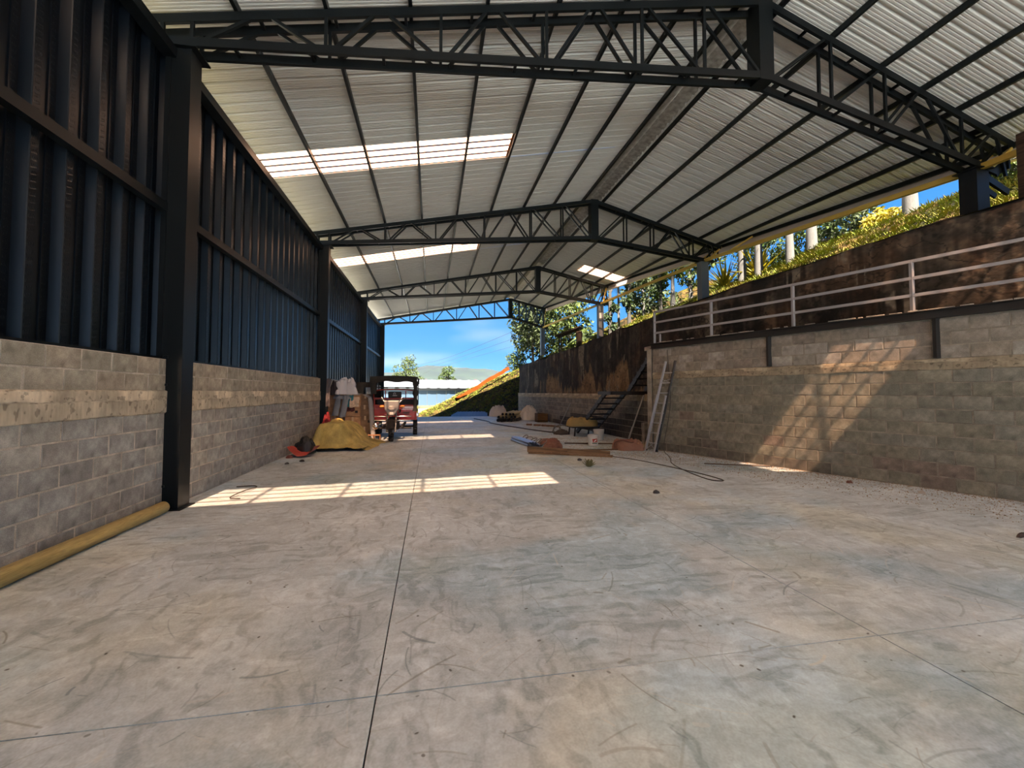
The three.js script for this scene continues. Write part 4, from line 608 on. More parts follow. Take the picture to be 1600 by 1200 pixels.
// ------------------------------------------------------------------ red cargo tricycle (local: x right, y up, z towards the camera; the front axle at z = 0)
{
  const t = thing('cargo_tricycle', 'red cargo tricycle with a black canopy parked facing the camera', 'tricycle', V(-1.16, 0, 13.45));
  const P = (n, g, m, par = t, o = {}) => part(n, g, m, par, { world: false, ...o }), v = (x, y, z) => new THREE.Vector3(x, y, z);
  const red = mat(0.42, 0.012, 0.012, 0.25, { clearcoat: 0.6 }), redF = mat(0.34, 0.03, 0.02, 0.4), rub = mat(0.022, 0.021, 0.02, 0.85), chrome = mat(0.6, 0.6, 0.6, 0.2, { metalness: 0.9 }), blk = mat(0.014, 0.014, 0.015, 0.6), can = mat(0.018, 0.02, 0.019, 0.85, { bumpMap: rep(roughTex, 3), bumpScale: 0.01 }), grey = mat(0.22, 0.22, 0.22, 0.4), amber = mat(0.62, 0.25, 0.05, 0.3), glass = mat(0.55, 0.5, 0.45, 0.1);
  const wheel = (x, y, z, R, tr, name) => {
    const w = P(name, new THREE.TorusGeometry(R - tr, tr, 12, 36).rotateY(Math.PI / 2).translate(x, y, z), rub);
    const lugs = []; for (let k = 0; k < 26; k++) { const a = k / 26 * 6.2832; for (const s of [-1, 1]) lugs.push(cbox(0, 0, 0, tr * 0.9, 0.02, 0.035).applyMatrix4(new THREE.Matrix4().makeRotationX(-a).setPosition(x + s * tr * 0.5, y + Math.cos(a + s * 0.06) * (R + 0.0), z - Math.sin(a + s * 0.06) * (R + 0.0)))); }
    P('tread_blocks', merge(lugs), rub, w); P('rim', merge([new THREE.CylinderGeometry(R - tr * 1.7, R - tr * 1.7, tr * 1.3, 28, 1, true).rotateZ(Math.PI / 2).translate(x, y, z), new THREE.CylinderGeometry(0.05, 0.05, tr * 2, 14).rotateZ(Math.PI / 2).translate(x, y, z), ...Array.from({ length: 6 }, (_, k) => { const a = k * Math.PI / 3; return rod(v(x, y, z), v(x, y + Math.cos(a) * (R - tr * 1.7), z + Math.sin(a) * (R - tr * 1.7)), 0.012); })]), grey, w);
  };
  wheel(0, 0.29, 0, 0.285, 0.062, 'front_wheel'); wheel(0.62, 0.285, -2.1, 0.28, 0.07, 'rear_wheel'); wheel(-0.62, 0.285, -2.1, 0.28, 0.07, 'rear_wheel');
  P('front_fender', sheet(10, 8, (a, b) => { const th = lerp(-0.9, 1.2, b), R = 0.36; return v((a - 0.5) * 0.2, 0.29 + Math.cos(th) * R - Math.pow(a - 0.5, 2) * 0.12, Math.sin(th) * R); }), blk);
  for (const s of [-1, 1]) { const f = P('fork_leg', merge([rod(v(s * 0.115, 0.27, 0), v(s * 0.125, 0.62, -0.12), 0.032), rod(v(s * 0.125, 0.6, -0.11), v(s * 0.13, 1.02, -0.27), 0.022)]), chrome); P('dust_boot', rod(v(s * 0.122, 0.52, -0.09), v(s * 0.125, 0.64, -0.125), 0.036), blk, f); }
  const fr = P('headlight_fairing', (() => { const s = new THREE.Shape(); s.moveTo(-0.19, 0.2); s.lineTo(0.19, 0.2); s.lineTo(0.17, -0.04); s.lineTo(0.05, -0.2); s.lineTo(-0.05, -0.2); s.lineTo(-0.17, -0.04); return new THREE.ExtrudeGeometry(s, { depth: 0.14, bevelEnabled: true, bevelSize: 0.03, bevelThickness: 0.04, bevelSegments: 2 }).translate(0, 0.98, -0.2); })(), grey);
  P('headlight', new THREE.SphereGeometry(0.09, 18, 10).scale(1.1, 0.8, 0.5).translate(0, 0.98, 0.0), glass, fr); P('number_plate', cbox(0, 0.83, 0.0, 0.1, 0.08, 0.01), mat(0.5, 0.5, 0.48, 0.5), fr); P('windscreen', cbox(0, 1.17, -0.1, 0.3, 0.12, 0.02, 0.01), blk, fr);
  const hb = P('handlebar', tube([v(-0.36, 1.24, -0.5), v(-0.28, 1.22, -0.32), v(-0.16, 1.1, -0.26), v(0, 1.07, -0.25), v(0.16, 1.1, -0.26), v(0.28, 1.22, -0.32), v(0.36, 1.24, -0.5)], 0.018, 8, 40), chrome);
  for (const s of [-1, 1]) { P('grip', rod(v(s * 0.34, 1.24, -0.45), v(s * 0.38, 1.24, -0.56), 0.024), blk, hb); P('lever', tube([v(s * 0.22, 1.23, -0.2), v(s * 0.27, 1.26, -0.18), v(s * 0.3, 1.3, -0.2)], 0.012), chrome, hb); P('turn_signal', new THREE.SphereGeometry(0.055, 14, 8).scale(1.3, 0.7, 0.7).translate(s * 0.3, 1.02, -0.3), amber); }
  for (const s of [-1, 1]) for (const y of [0.72, 0.6]) P('crash_bar', tube([v(s * 0.14, y, -0.25), v(s * 0.5, y + 0.005, -0.3), v(s * 0.55, y, -0.42), v(s * 0.52, y, -0.6)], 0.016, 8, 20), chrome);
  P('engine', merge([cbox(0.02, 0.46, -0.72, 0.34, 0.32, 0.4, 0.04), cbox(0, 0.62, -0.5, 0.2, 0.16, 0.18, 0.02), ...[0, 1, 2, 3, 4].map((k) => cbox(0, 0.5 + k * 0.035, -0.45, 0.24, 0.012, 0.2))]), blk);
  P('exhaust', merge([rod(v(-0.5, 0.42, -0.45), v(-0.5, 0.42, -1.1), 0.1, 0.1, 20), new THREE.SphereGeometry(0.1, 18, 10).scale(1, 1, 0.6).translate(-0.5, 0.42, -0.45)]), chrome); P('chassis', merge([cbox(0.28, 0.4, -1.3, 0.06, 0.08, 2, 0.01), cbox(-0.28, 0.4, -1.3, 0.06, 0.08, 2, 0.01), rod(v(-0.62, 0.285, -2.1), v(0.62, 0.285, -2.1), 0.035), rod(v(-0.55, 0.33, -0.8), v(0.55, 0.33, -0.8), 0.025)]), blk);
  P('fuel_tank', new THREE.SphereGeometry(0.2, 20, 12).scale(0.8, 0.6, 1.4).translate(0, 0.86, -0.6), red); P('seat', cbox(0, 0.85, -1.05, 0.4, 0.1, 0.42, 0.04), blk);
  const bed = P('cargo_front_panel', merge([cbox(0.32, 0.79, -1.3, 0.64, 0.46, 0.04, 0.012), cbox(-0.32, 0.79, -1.3, 0.64, 0.46, 0.04, 0.012)]), red);
  P('panel_trim', merge([cbox(0, 1.03, -1.27, 1.32, 0.05, 0.05, 0.01), cbox(0, 0.92, -1.275, 1.28, 0.025, 0.03), cbox(0.38, 0.8, -1.275, 0.18, 0.05, 0.02), cbox(-0.38, 0.8, -1.275, 0.18, 0.05, 0.02), cbox(0.66, 0.8, -1.28, 0.05, 0.5, 0.06), cbox(-0.66, 0.8, -1.28, 0.05, 0.5, 0.06)]), redF, bed); P('vent_slots', merge([0, 1, 2].map((k) => cbox(0.36, 0.8 - k * 0.03, -1.262, 0.2, 0.012, 0.01))), blk, bed);
  P('cargo_side', cbox(0.68, 0.78, -2.1, 0.03, 0.44, 1.6, 0.008), red); P('cargo_side', cbox(-0.68, 0.78, -2.1, 0.03, 0.44, 1.6, 0.008), red); P('cargo_bed', cbox(0, 0.55, -2.1, 1.36, 0.04, 1.6), blk); P('tailgate', cbox(0, 0.78, -2.9, 1.36, 0.44, 0.03), red);
  P('dark_load', cbox(0, 1.12, -1.7, 1.2, 0.18, 0.6, 0.03), blk);
  const gr = P('guard_rail', merge([tube([v(-0.66, 1.25, -1.28), v(-0.66, 1.44, -1.28), v(-0.6, 1.5, -1.28), v(0.6, 1.5, -1.28), v(0.66, 1.44, -1.28), v(0.66, 1.25, -1.28)], 0.02, 8, 60), cbox(0, 1.25, -1.28, 1.34, 0.06, 0.03, 0.008), rod(v(-0.3, 1.25, -1.28), v(-0.3, 1.5, -1.28), 0.015), rod(v(0.34, 1.25, -1.28), v(0.34, 1.5, -1.28), 0.015), rod(v(-0.64, 1.04, -1.28), v(-0.64, 1.25, -1.28), 0.022), rod(v(0.64, 1.04, -1.28), v(0.64, 1.25, -1.28), 0.022)]), redF);
  const br = P('backrest', cbox(0.0, 1.37, -1.22, 0.42, 0.2, 0.06, 0.03), blk);
  P('emblem', merge([new THREE.TorusGeometry(0.03, 0.007, 6, 20, 4.4).translate(-0.01, 1.405, -1.186), cbox(0.02, 1.4, -1.186, 0.012, 0.05, 0.006), cbox(0, 1.345, -1.186, 0.14, 0.02, 0.006)]), mat(0.6, 0.6, 0.6, 0.5), br, { label: 'white emblem' });
  const cn = P('canopy', merge([sheet(20, 10, (a, b) => v(-0.72 + a * 1.44, 1.93 + 0.04 * Math.sin(a * Math.PI) + 0.015 * Math.sin(b * 9), -0.75 - b * 2.2)), sheet(24, 4, (a, b) => v(-0.72 + a * 1.44, 1.94 + 0.035 * Math.sin(a * Math.PI) - b * (0.19 + 0.02 * Math.sin(a * 14)), -0.75 + 0.02 * Math.sin(a * 20) * b)), sheet(14, 4, (a, b) => v(-0.73, 1.93 - b * 0.2, -0.75 - a * 2.2)), sheet(14, 4, (a, b) => v(0.73, 1.93 - b * 0.2, -0.75 - a * 2.2))]), can);
  P('rolled_curtain', sheet(12, 20, (a, b) => v(0.66 + Math.cos(a * 6.28) * 0.07 * (1 + 0.3 * Math.sin(b * 20)), 1.8 - b * 0.95, -0.85 + Math.sin(a * 6.28) * 0.07)), can, cn);
  P('hanging_flap', sheet(12, 12, (a, b) => v(-0.62 + Math.cos(a * 6.28) * 0.12 * (1 - b * 0.3), 1.85 - b * 0.45, -0.85 + Math.sin(a * 6.28) * 0.06)), can, cn);
  for (const s of [-1, 1]) { P('canopy_post', rod(v(s * 0.69, 1.0, -1.25), v(s * 0.69, 1.93, -0.8), 0.018), blk); P('canopy_post', rod(v(s * 0.69, 1.0, -2.85), v(s * 0.69, 1.93, -2.85), 0.018), blk); }
  P('cross_tubes', merge([1, 2, 3].map((k) => rod(v(-0.68, 1.62, -1.2 - k * 0.5), v(0.68, 1.62, -1.2 - k * 0.5), 0.012))), blk); P('tail_box', cbox(0.72, 0.72, -1.35, 0.1, 0.12, 0.16, 0.02), chrome);
}
// ------------------------------------------------------------------ plants on the hill
const leafMat = (r, g, b) => mat(r, g, b, 0.8, { transmission: 0.3, thickness: 0, map: leafTex, specularIntensity: 0.4 });
const LM = { bright: leafMat(0.14, 0.17, 0.03), mid: leafMat(0.10, 0.145, 0.03), dark: leafMat(0.06, 0.09, 0.025), grey: leafMat(0.13, 0.15, 0.08), yellow: leafMat(0.75, 0.5, 0.05), palm: leafMat(0.12, 0.16, 0.03) };
const barkPale = mat(0.10, 0.092, 0.08, 0.9, { map: rep(grainTex, 1) }), barkDark = mat(0.045, 0.038, 0.03, 0.95, { map: rep(grainTex, 1) });
// leaves as small folded blades scattered through clusters
function foliage(clusters, n, size, seed, droop = 0.3, thin = 0.45) {
  const r = rng(seed), pos = [], nor = [], uv = [], a = new THREE.Vector3(), b = new THREE.Vector3(), c = new THREE.Vector3(), tot = clusters.reduce((s, q) => s + q[3] ** 2, 0);
  for (const [cx, cy, cz, R, sy = 0.8] of clusters) {
    const m = Math.round(n * R * R / tot);
    for (let i = 0; i < m; i++) {
      const z = r() * 2 - 1, t = r() * 6.2832, q = Math.sqrt(1 - z * z), d = R * Math.cbrt(0.25 + 0.75 * r());
      const p = new THREE.Vector3(cx + Math.cos(t) * q * d, cy + z * d * sy, cz + Math.sin(t) * q * d), L = size * (0.6 + r() * 0.8);
      a.set(r() - 0.5, -droop + (r() - 0.5) * 0.9, r() - 0.5).normalize().multiplyScalar(L); b.set(r() - 0.5, r() - 0.5, r() - 0.5).cross(a).normalize().multiplyScalar(L * thin * 0.5); c.copy(a).cross(b).normalize();
      const A = p.clone(), B = p.clone().addScaledVector(a, 0.45).add(b).addScaledVector(c, L * 0.06), C = p.clone().add(a), D = p.clone().addScaledVector(a, 0.45).sub(b).addScaledVector(c, L * 0.06);
      for (const v of [A, B, C, A, C, D]) pos.push(v.x, v.y, v.z); const k = r(), l = r(); uv.push(k, l, k + 0.05, l, k, l + 0.1, k, l, k, l + 0.1, k - 0.05, l);
    }
  }
  const g = new THREE.BufferGeometry(); g.setAttribute('position', new THREE.BufferAttribute(new Float32Array(pos), 3)); g.setAttribute('uv', new THREE.BufferAttribute(new Float32Array(uv), 2)); g.computeVertexNormals(); return g;
}
const groundAt = (x, w) => (w > 26.7 ? Math.max(bankY(x, w), -0.62) : hillAt(x, w).y);
function tree(name, label, x, w, h, R, m, { trunk = barkPale, tr = 0.12, n = 2600, leaf = 0.3, clusters = 14, start = 0.35, seed = 1, group, droop, thin, tall = 1, lift = 0 } = {}) {
  const y = groundAt(x, w) - 0.1 + lift, r = rng(seed), t = thing(name, label, 'tree', V(x, y, w), { group }), cl = [], br = [];
  const lean = (r() - 0.5) * 0.5, top = V(x + lean, y + h * 0.86, w + (r() - 0.5) * 0.5);
  for (let i = 0; i < clusters; i++) { const f = start + (1 - start) * (i + 0.6) / clusters, a = i * 2.4 + r(), rr = R * (0.25 + 0.65 * r()) * Math.sin(Math.PI * clamp((f - start) / (1 - start) * 0.8 + 0.15)), p = V(x + lean * f + Math.cos(a) * rr, y + h * f, w + Math.sin(a) * rr); cl.push([p.x, p.y, p.z, R * (0.34 + 0.2 * r()), 0.75 * tall]); br.push(rod(V(x + lean * f * 0.8, y + h * (f - 0.12), w), p, tr * 0.35, tr * 0.12, 5)); }
  part('trunk', merge([rod(V(x, y, w), top, tr, tr * 0.4, 9)]), trunk, t); part('branches', merge(br), trunk, t, { kind: 'stuff' }); part('foliage', foliage(cl, n, leaf, seed + 5, droop, thin), m, t, { kind: 'stuff' });
}
function palm(label, x, w, h, { tr = 0.11, fr = 13, L = 1.7, m = LM.palm, seed = 1, trunk = barkPale } = {}) {
  const y = groundAt(x, w) - 0.1, r = rng(seed), t = thing('palm_tree', label, 'palm', V(x, y, w), { group: 'palms on the hillside' });
  const prof = []; for (let i = 0; i <= 14; i++) { const f = i / 14; prof.push(new THREE.Vector2(tr * (1.5 - 0.8 * Math.sqrt(f)) * (i % 2 ? 1 : 0.95), f * h)); }
  part('trunk', new THREE.LatheGeometry(prof, 12).translate(x, y, -w), trunk, t); part('crownshaft', rod(V(x, y + h, w), V(x, y + h + 0.45, w), tr * 0.75, tr * 0.4, 10), LM.mid, t);
  for (let k = 0; k < fr; k++) {
    const a = k * 2.4 + r(), e = 0.25 + r() * 0.9, l = L * (0.8 + r() * 0.4), C = [];
    for (let i = 0; i <= 8; i++) { const s = i / 8, o = Math.cos(e) * s * l, u = Math.sin(e) * s * l - 0.75 * s * s * l; C.push(V(x + Math.cos(a) * o, y + h + 0.4 + u, w + Math.sin(a) * o)); }
    const pos = []; const side = new THREE.Vector3(-Math.sin(a), 0, -Math.cos(a));
    for (let i = 1; i < 8; i++) for (let q = 0; q < 3; q++) { const p = C[i].clone().lerp(C[i + 1], q / 3), d = C[i + 1].clone().sub(C[i]).normalize(), ll = 0.42 * Math.sin(Math.PI * (i + q / 3) / 9 + 0.2); for (const s of [-1, 1]) { const e1 = p.clone().addScaledVector(side, s * ll).addScaledVector(d, 0.16).add(new THREE.Vector3(0, -0.16 * ll * 2, 0)), f1 = p.clone().addScaledVector(d, 0.05); pos.push(p.x, p.y, p.z, f1.x, f1.y, f1.z, e1.x, e1.y, e1.z); } }
    const lg = new THREE.BufferGeometry(); lg.setAttribute('position', new THREE.BufferAttribute(new Float32Array(pos), 3)); lg.setAttribute('uv', new THREE.BufferAttribute(new Float32Array(pos.length / 3 * 2).map((_, i) => (i * 0.37) % 1), 2)); lg.computeVertexNormals();
    const f = part('frond', lg, m, t); part('rib', tube(C, 0.012, 4, 8), m, f);
  }
}
function agave(label, x, w, R, seed, m = LM.yellow) {
  const y = groundAt(x, w) - 0.05, r = rng(seed), t = thing('agave', label, 'plant', V(x, y, w), { group: 'spiky plants' });
  for (let k = 0; k < 46; k++) { const a = k * 2.4, e = 0.15 + 1.25 * (k / 46), l = R * (0.75 + r() * 0.4), d = V(Math.cos(a) * Math.cos(e), Math.sin(e), Math.sin(a) * Math.cos(e)), s = new THREE.Vector3(-Math.sin(a), 0, -Math.cos(a)); const at = (f, o) => { const q = d.clone().multiplyScalar(f * l).addScaledVector(s, o); q.y -= 0.18 * f * f * l; return q.add(new THREE.Vector3(x, y + 0.12, -w)); };
    part('leaf', sheet(2, 6, (u, v) => at(v, (u - 0.5) * 0.11 * (1 - v * v)).add(new THREE.Vector3(0, Math.abs(u - 0.5) * 0.04, 0))), m, t); }
}
tree('broadleaf_tree', 'tall pale leafy tree at the far corner behind the last truss', 8.3, 35.5, 9.5, 2.9, LM.grey, { seed: 11, n: 5200, leaf: 0.34, clusters: 22, start: 0.16 });
tree('broadleaf_tree', 'tall grey-green tree further back behind the far corner', 10.4, 41, 11, 3.2, LM.mid, { seed: 12, n: 4200, leaf: 0.4, clusters: 20, start: 0.12 });
tree('broadleaf_tree', 'light green bushy tree right behind the farthest right column', 10.2, 31.5, 7.5, 2.2, LM.bright, { seed: 13, n: 3800, leaf: 0.3, clusters: 16, start: 0.1 });
palm('small palm between the farthest right column and the stump', 9.35, 27.6, 1.3, { seed: 3, L: 1.5 });
palm('small palm above the stump on the far hillside', 10.1, 27.8, 2.2, { seed: 4, L: 1.6 });
palm('feathery palm left of the labelled grey column', 10.9, 25.6, 2.6, { seed: 5, L: 1.8 });
{
  const x = 7.75, w = 22.3, y = groundAt(x, w); single('tree_stump', new THREE.LatheGeometry([[0.01, -0.2], [0.24, -0.2], [0.18, 0.1], [0.15, 0.7], [0.2, 1.05], [0.14, 1.2], [0.01, 1.22]].map((p) => new THREE.Vector2(...p)), 12).translate(x, y, -w), barkDark, 'short dark burnt tree stump on the far hillside', 'stump', V(x, y, w));
  const s = thing('lean_to', 'small slanting board shelter on posts beside the dark stump', 'shelter', V(7.4, y, 23.2)); part('roof_board', bar(V(6.9, y + 1.05, 23.6), V(8.1, y + 1.5, 22.9), 0.9, 0.06), barkPale, s); for (const [px, pw, ph] of [[7.05, 23.3, 1.1], [7.9, 22.7, 1.4], [7.15, 24, 1.1]]) part('post', rod(V(px, groundAt(px, pw) - 0.2, pw), V(px, y + ph, pw), 0.04), barkPale, s);
}
tree('cypress_tree', 'narrow dark tree right beside the labelled grey column', 10.0, 23.4, 6.5, 0.5, LM.dark, { seed: 21, n: 2600, leaf: 0.2, clusters: 12, start: 0.05, trunk: barkDark, tall: 1.6 });
tree('cypress_tree', 'narrow dark tree hanging over the slope between two grey columns', 10.9, 22.9, 6, 0.45, LM.dark, { seed: 22, n: 2200, leaf: 0.2, clusters: 12, start: 0.12, trunk: barkDark, tall: 1.6 });
tree('cypress_tree', 'narrow ivy-covered tree left of the grey column behind the railing', 11.6, 20.7, 6.5, 0.55, LM.mid, { seed: 23, n: 2600, leaf: 0.2, clusters: 12, start: 0.05, trunk: barkDark, tall: 1.6 });
tree('broadleaf_tree', 'pale thin-leaved tree left of the ivy-covered tree', 12.2, 23.6, 5.5, 1.0, LM.grey, { seed: 24, n: 2200, leaf: 0.2, clusters: 10, start: 0.2, tr: 0.08 });
tree('broadleaf_tree', 'slim tree with a straight pale trunk between the dark trees', 10.6, 23.6, 6, 0.7, LM.bright, { seed: 25, n: 1600, leaf: 0.22, clusters: 8, start: 0.55, tr: 0.08 });
tree('broadleaf_tree', 'bright green tree behind the head of the grey column', 13.4, 20.8, 6.5, 1.5, LM.bright, { seed: 26, n: 2800, leaf: 0.24, clusters: 12, start: 0.3 });
tree('broadleaf_tree', 'grey-green tree high on the slope behind the narrow dark trees', 14.2, 27, 6, 1.8, LM.grey, { seed: 27, n: 2600, leaf: 0.28, clusters: 12, start: 0.2 });
palm('drooping palm left of the grey column behind the railing', 12.0, 20.2, 1.8, { seed: 6, L: 1.6 });
palm('tall palm with a thin trunk below the bright green tree', 12.6, 18.6, 2.6, { seed: 7, L: 1.8 });
agave('yellow spiky plant right of the grey column behind the railing', 12.0, 16.2, 1.5, 5);
agave('large yellow spiky plant between two grey palm trunks', 12.3, 14.65, 1.5, 6);
agave('green spiky plant behind the left yellow spiky plant', 12.9, 17.6, 1.0, 7, LM.palm);
palm('grey palm trunk left of the large yellow spiky plant', 11.55, 14.6, 7.5, { seed: 8 });
palm('grey palm trunk in front of the large yellow spiky plant', 11.6, 13.8, 7.5, { seed: 9 });
palm('tall pale palm trunk standing right at the edge above the railing', 11.6, 12.4, 7.5, { seed: 10, tr: 0.1 });
palm('tapering grey palm trunk beside the pale palm trunk', 11.9, 11.85, 7.5, { seed: 14, tr: 0.12 });
palm('single grey palm trunk in front of the hut', 12.8, 9.6, 7.5, { seed: 15, tr: 0.13 });
[[13.3, 15.6, 2.2, 1.1, LM.mid, 'mid green bush behind the yellow spiky plants'], [13.7, 13.9, 2.4, 1.2, LM.bright, 'light green bush behind the tall pale palm trunk'], [13.6, 16.3, 1.3, 0.9, LM.dark, 'dark green bush between the spiky plants'], [13.4, 12.0, 1.8, 1.0, LM.grey, 'grey twiggy bush right of the tapering palm trunk'], [15.2, 14.6, 3.0, 1.4, LM.mid, 'tall bush high on the slope behind the palm trunks'], [14.8, 17.4, 3.5, 1.6, LM.bright, 'tall light bush high on the slope behind the grey column'], [13.4, 7.5, 1.0, 0.9, LM.bright, 'bright green bush right of the upper right column'], [14.6, 8.3, 1.2, 1.0, LM.mid, 'green bush behind the steel offcuts'], [13.6, 11.2, 0.8, 0.7, LM.yellow, 'yellowish bush in front of the hut']].forEach(([x, w, h, R, m, label], i) => tree('bush', label, x, w, h, R, m, { seed: 40 + i, n: 1500, leaf: 0.17, clusters: 9, start: 0.1, tr: 0.04 }));
{ // hut
  const x = 15.8, w = 12, y = groundAt(x, w) - 0.3, h = thing('hut', 'open hut with a low slanting roof on crooked posts up the hill', 'hut', V(x, y, w));
  const tin = mat(0.06, 0.055, 0.05, 0.9, { map: rep(grainTex, 0.5) });
  part('roof', bar(V(14.0, y + 0.55, 13.6), V(17.4, y + 1.55, 10.4), 2.6, 0.07), tin, h); [[14.2, 12.7, 0.9], [14.7, 12.0, 1.1], [15.3, 11.3, 1.25], [14.0, 13.7, 0.7], [16.2, 10.4, 1.5]].forEach(([px, pw, ph], i) => part('post', rod(V(px, groundAt(px, pw) - 0.2, pw), V(px + 0.1 * (i % 3 - 1), y + ph, pw), 0.045), barkPale, h)); part('brace', rod(V(14.2, groundAt(14.2, 12.7), 12.7), V(15.3, y + 1.1, 11.4), 0.035), barkPale, h); part('brace', rod(V(15, groundAt(15, 11.6), 11.6), V(14.2, y + 0.9, 12.7), 0.035), barkPale, h);
  part('back_wall', bar(V(15, y + 0.2, 13.8), V(17, y + 0.4, 12), 0.05, 1.0), mat(0.07, 0.04, 0.028, 0.9), h);
}
// tufts of grass over the bank and slope
{
  const r = rng(64), blade = new THREE.BufferGeometry(), p = []; for (let k = 0; k < 7; k++) { const a = k * 2.4, o = 0.03, t = 0.5 + 0.4 * ((k * 0.37) % 1), c = Math.cos(a), s = Math.sin(a); p.push(c * o - s * 0.012, 0, s * o + c * 0.012, c * o + s * 0.012, 0, s * o - c * 0.012, c * (o + 0.11 * t), 0.2 * t, s * (o + 0.11 * t)); } blade.setAttribute('position', new THREE.BufferAttribute(new Float32Array(p), 3)); blade.computeVertexNormals();
  const put = (name, label, n, at, m) => { const im = new THREE.InstancedMesh(blade, m, n), q = new THREE.Matrix4(), e = new THREE.Euler(), c = new THREE.Color(); for (let i = 0; i < n; i++) { const P = at(), s = 0.5 + r() * 0.9; q.compose(P, new THREE.Quaternion().setFromEuler(e.set((r() - 0.5) * 0.5, r() * 6.3, (r() - 0.5) * 0.5)), new THREE.Vector3(s * 1.2, s * 0.6, s * 1.2)); im.setMatrixAt(i, q); const k = r(); im.setColorAt(i, c.setRGB(lerp(0.085, 0.15, k), lerp(0.12, 0.115, k), lerp(0.014, 0.022, k))); } im.name = name; im.userData = { label, category: 'grass', kind: 'stuff' }; im.castShadow = im.receiveShadow = true; scene.add(im); };
  const gm = mat(1, 1, 1, 0.95, { specularIntensity: 0.2 });
  put('hill_grass', 'short bright grass covering the hillside', 26000, () => { const s = r() * 30, d = 2.4 + r() * r() * 11; return hillPoint(s, d, -0.02); }, gm);
  put('bank_grass', 'dry yellow grass tufts on the earth bank', 9000, () => { for (;;) { const x = -2 + r() * 14, w = 27 + r() * 14, y = bankY(x, w); if (y > -0.4) return V(x, y - 0.02, w); } }, gm);
}
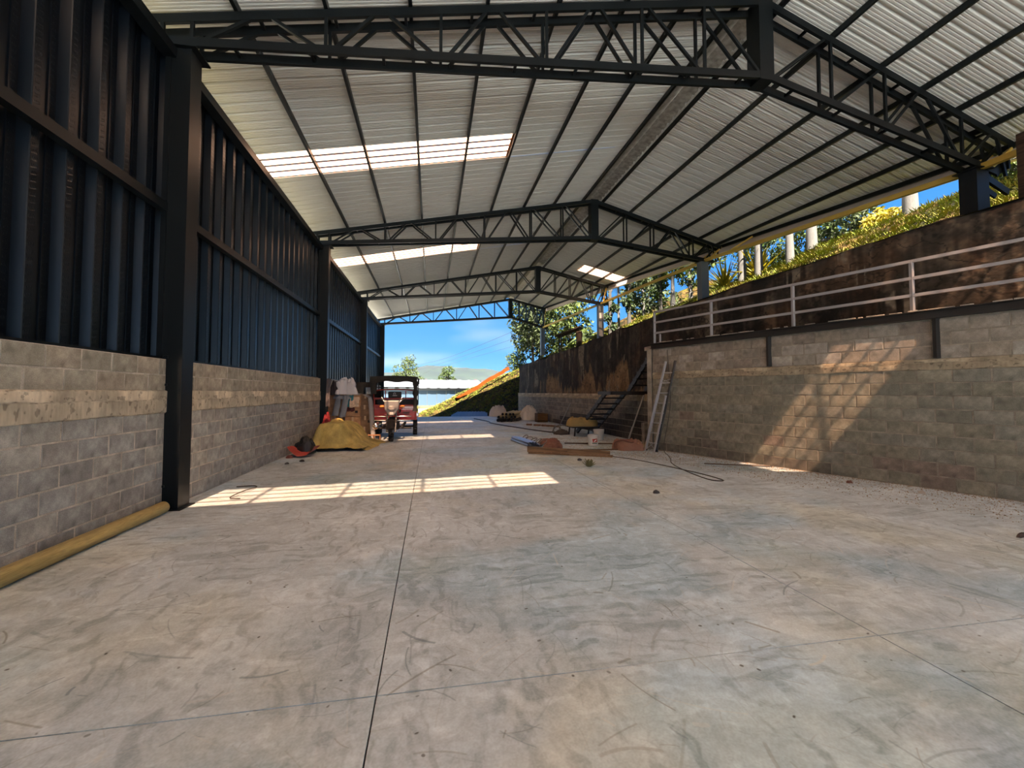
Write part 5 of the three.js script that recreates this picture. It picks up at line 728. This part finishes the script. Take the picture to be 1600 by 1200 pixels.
// ------------------------------------------------------------------ beyond the open end
{
  const b = thing('metal_shed', 'blue-grey metal shed with a white roof beyond the open end', 'building', V(-2, -0.62, 49), { turn: 0.2 }), P = (n, g, m) => part(n, g, m, b, { world: false });
  const blue = mat(0.016, 0.038, 0.062, 0.6), white = mat(0.065, 0.07, 0.075, 0.6), y1 = 2.45;
  for (let k = 0; k < 14; k++) P('wall_panel', cbox(-7 + k + 0.5, y1 / 2 + 0.35, 3, 0.97, y1 - 0.7, 0.06), blue);
  P('plinth', cbox(0, 0.18, 3, 14, 0.36, 0.1), mat(0.12, 0.115, 0.105, 0.9)); P('gable', (() => { const s = new THREE.Shape([[-3, 0], [3, 0], [3, y1], [0, y1 + 0.95], [-3, y1]].map((p) => new THREE.Vector2(...p))); return new THREE.ExtrudeGeometry(s, { depth: 0.08, bevelEnabled: false }).rotateY(Math.PI / 2).translate(6.95, 0, 0); })(), mat(0.03, 0.035, 0.037, 0.7));
  P('roof_slope', sheet(56, 1, (u, v) => new THREE.Vector3(-7.4 + u * 14.8, y1 + 0.02 + v * 0.95 + (Math.round(u * 56) % 4 === 0 ? 0.05 : 0), 3.4 - v * 3.4)), white); P('roof_slope', sheet(2, 1, (u, v) => new THREE.Vector3(-7.4 + u * 14.8, y1 + 0.02 + v * 0.95, -3.4 + v * 3.4)), white); P('eave_shade_board', cbox(0, y1 - 0.1, 3.2, 14.4, 0.22, 0.05), mat(0.05, 0.06, 0.065, 0.6));
  single('far_roof', merge([box(5, 12, -0.6, 1.5, 62, 70), bar(V(4.5, 1.75, 66), V(12.5, 1.75, 66), 9, 0.3)]), white, 'white roof behind the shed and the orange netting', 'building', V(8, -0.6, 66));
  const nb = sheet(60, 5, (u, v) => { const x = lerp(1.9, 6.3, u), w = lerp(34.2, 35.2, u) + 0.0, y = Math.max(bankY(x, w), bankY(x, w + 0.4)) + 0.26 + 0.05 * fbm(u * 20, v * 3, 256, 3, 4); return V(x - 0.1 * v, y + v * 0.26, w + 0.15 * v + 0.08 * Math.sin(u * 26)); });
  single('safety_netting', nb, mat(0.06, 0.0125, 0.0014, 1, { specularIntensity: 0.1 }), 'orange plastic safety netting strung along the earth bank', 'netting', V(4, 1.5, 34.6));
  for (let k = 0; k < 5; k++) single('roofing_sheet', sheet(40, 1, (u, v) => V(1.15 + k * 0.1 + u * 2.1 + v * 0.25, -0.42 + k * 0.05 + v * 0.30 + 0.018 * (Math.round(u * 40) % 4 < 2 ? 1 : 0), 28.6 + v * 2.2 + k * 0.03)), mat(0.06, 0.095, 0.13, 0.6), `${['lowest', 'second lowest', 'middle', 'second highest', 'topmost'][k]} pale blue corrugated sheet in the stack past the floor edge`, 'metal sheet', V(2, -0.4, 29), { group: 'stack of blue sheets' });
  tree('broadleaf_tree', 'round light green tree beyond the open end above the tricycle', -2.9, 57, 6.6, 2.0, LM.bright, { seed: 61, n: 3000, leaf: 0.22, clusters: 14, start: 0.25 });
  tree('broadleaf_tree', 'distant green tree above the roof of the shed', 2.3, 66, 5.6, 1.7, LM.mid, { seed: 62, n: 1600, leaf: 0.3, clusters: 9, start: 0.3 });
  tree('bush', 'grass-green bush on the crest of the earth bank', 7.2, 36.5, 1.4, 1.2, LM.bright, { seed: 63, n: 1400, leaf: 0.16, clusters: 8, start: 0.1, tr: 0.04 });
  for (const [h, label] of [[0, 'upper dark power line crossing the sky'], [1, 'middle dark power line crossing the sky'], [2, 'lowest dark power line crossing the sky']]) single('power_line', tube([V(-7.8 + h * 2.4, 7.9 - h * 1.0, 118), V(2, 7.4 - h * 0.65, 80), V(11.2, 8.95 - h * 0.95, 44)], 0.022 - h * 0.004, 5, 60), mat(0.02, 0.03, 0.04, 0.8), label, 'power line', V(2, 7, 80), { group: 'power lines' });
  // mountains: three ranges
  const range = (label, w, x0, x1, h, seed, m) => single('mountain_range', sheet(180, 16, (u, v) => { const x = lerp(x0, x1, u), f = v < 0.5 ? v * 2 : 1, hh = h * (0.35 + 0.75 * fbm(u * 14, seed, 256, 6, seed)) * (0.7 + 0.3 * Math.sin(u * 5 + seed)); return V(x, -20 + (hh + 20) * f * (1 + 0.12 * (fbm(u * 60, v * 12, 256, 4, seed) - 0.5)) - (v > 0.5 ? (v - 0.5) * 60 : 0), w + v * w * 0.12 + 40 * fbm(u * 40, v * 8, 256, 3, seed + 2)); }, (u, v, p) => [p.x * 0.004, p.y * 0.012]), m, label, 'mountains', V(0, 0, w), { kind: 'structure' });
  range('far mountain range along the horizon', 2400, -3200, 3600, 190, 5, mat(0.011, 0.018, 0.0085, 1, { map: leafTex })); range('wooded hills in front of the far mountains', 1300, -1700, 1800, 96, 9, mat(0.009, 0.016, 0.006, 1, { map: leafTex })); range('low green foothills behind the shed', 620, -800, 900, 22, 14, mat(0.011, 0.02, 0.006, 1, { map: leafTex }));
  const hs = [], q = rng(8); for (let k = 0; k < 90; k++) { const x = -40 + q() * 240 + (q() < 0.6 ? 30 : 0), w = 1320 + q() * 40; const y = 4 + q() * 34; hs.push(box(x, x + 5 + q() * 5, y - 18, y + 4 + q() * 3, w, w + 6)); }
  single('distant_town', merge(hs), mat(0.045, 0.032, 0.03, 0.9), 'cluster of pale distant houses on the wooded hills', 'houses', V(60, 10, 1200), { kind: 'stuff' });
}

// the damp air between here and the mountains
scene.fog = new THREE.FogExp2(new THREE.Color().setRGB(0.45, 0.72, 1), 0.000022);
renderer.render(scene, camera);
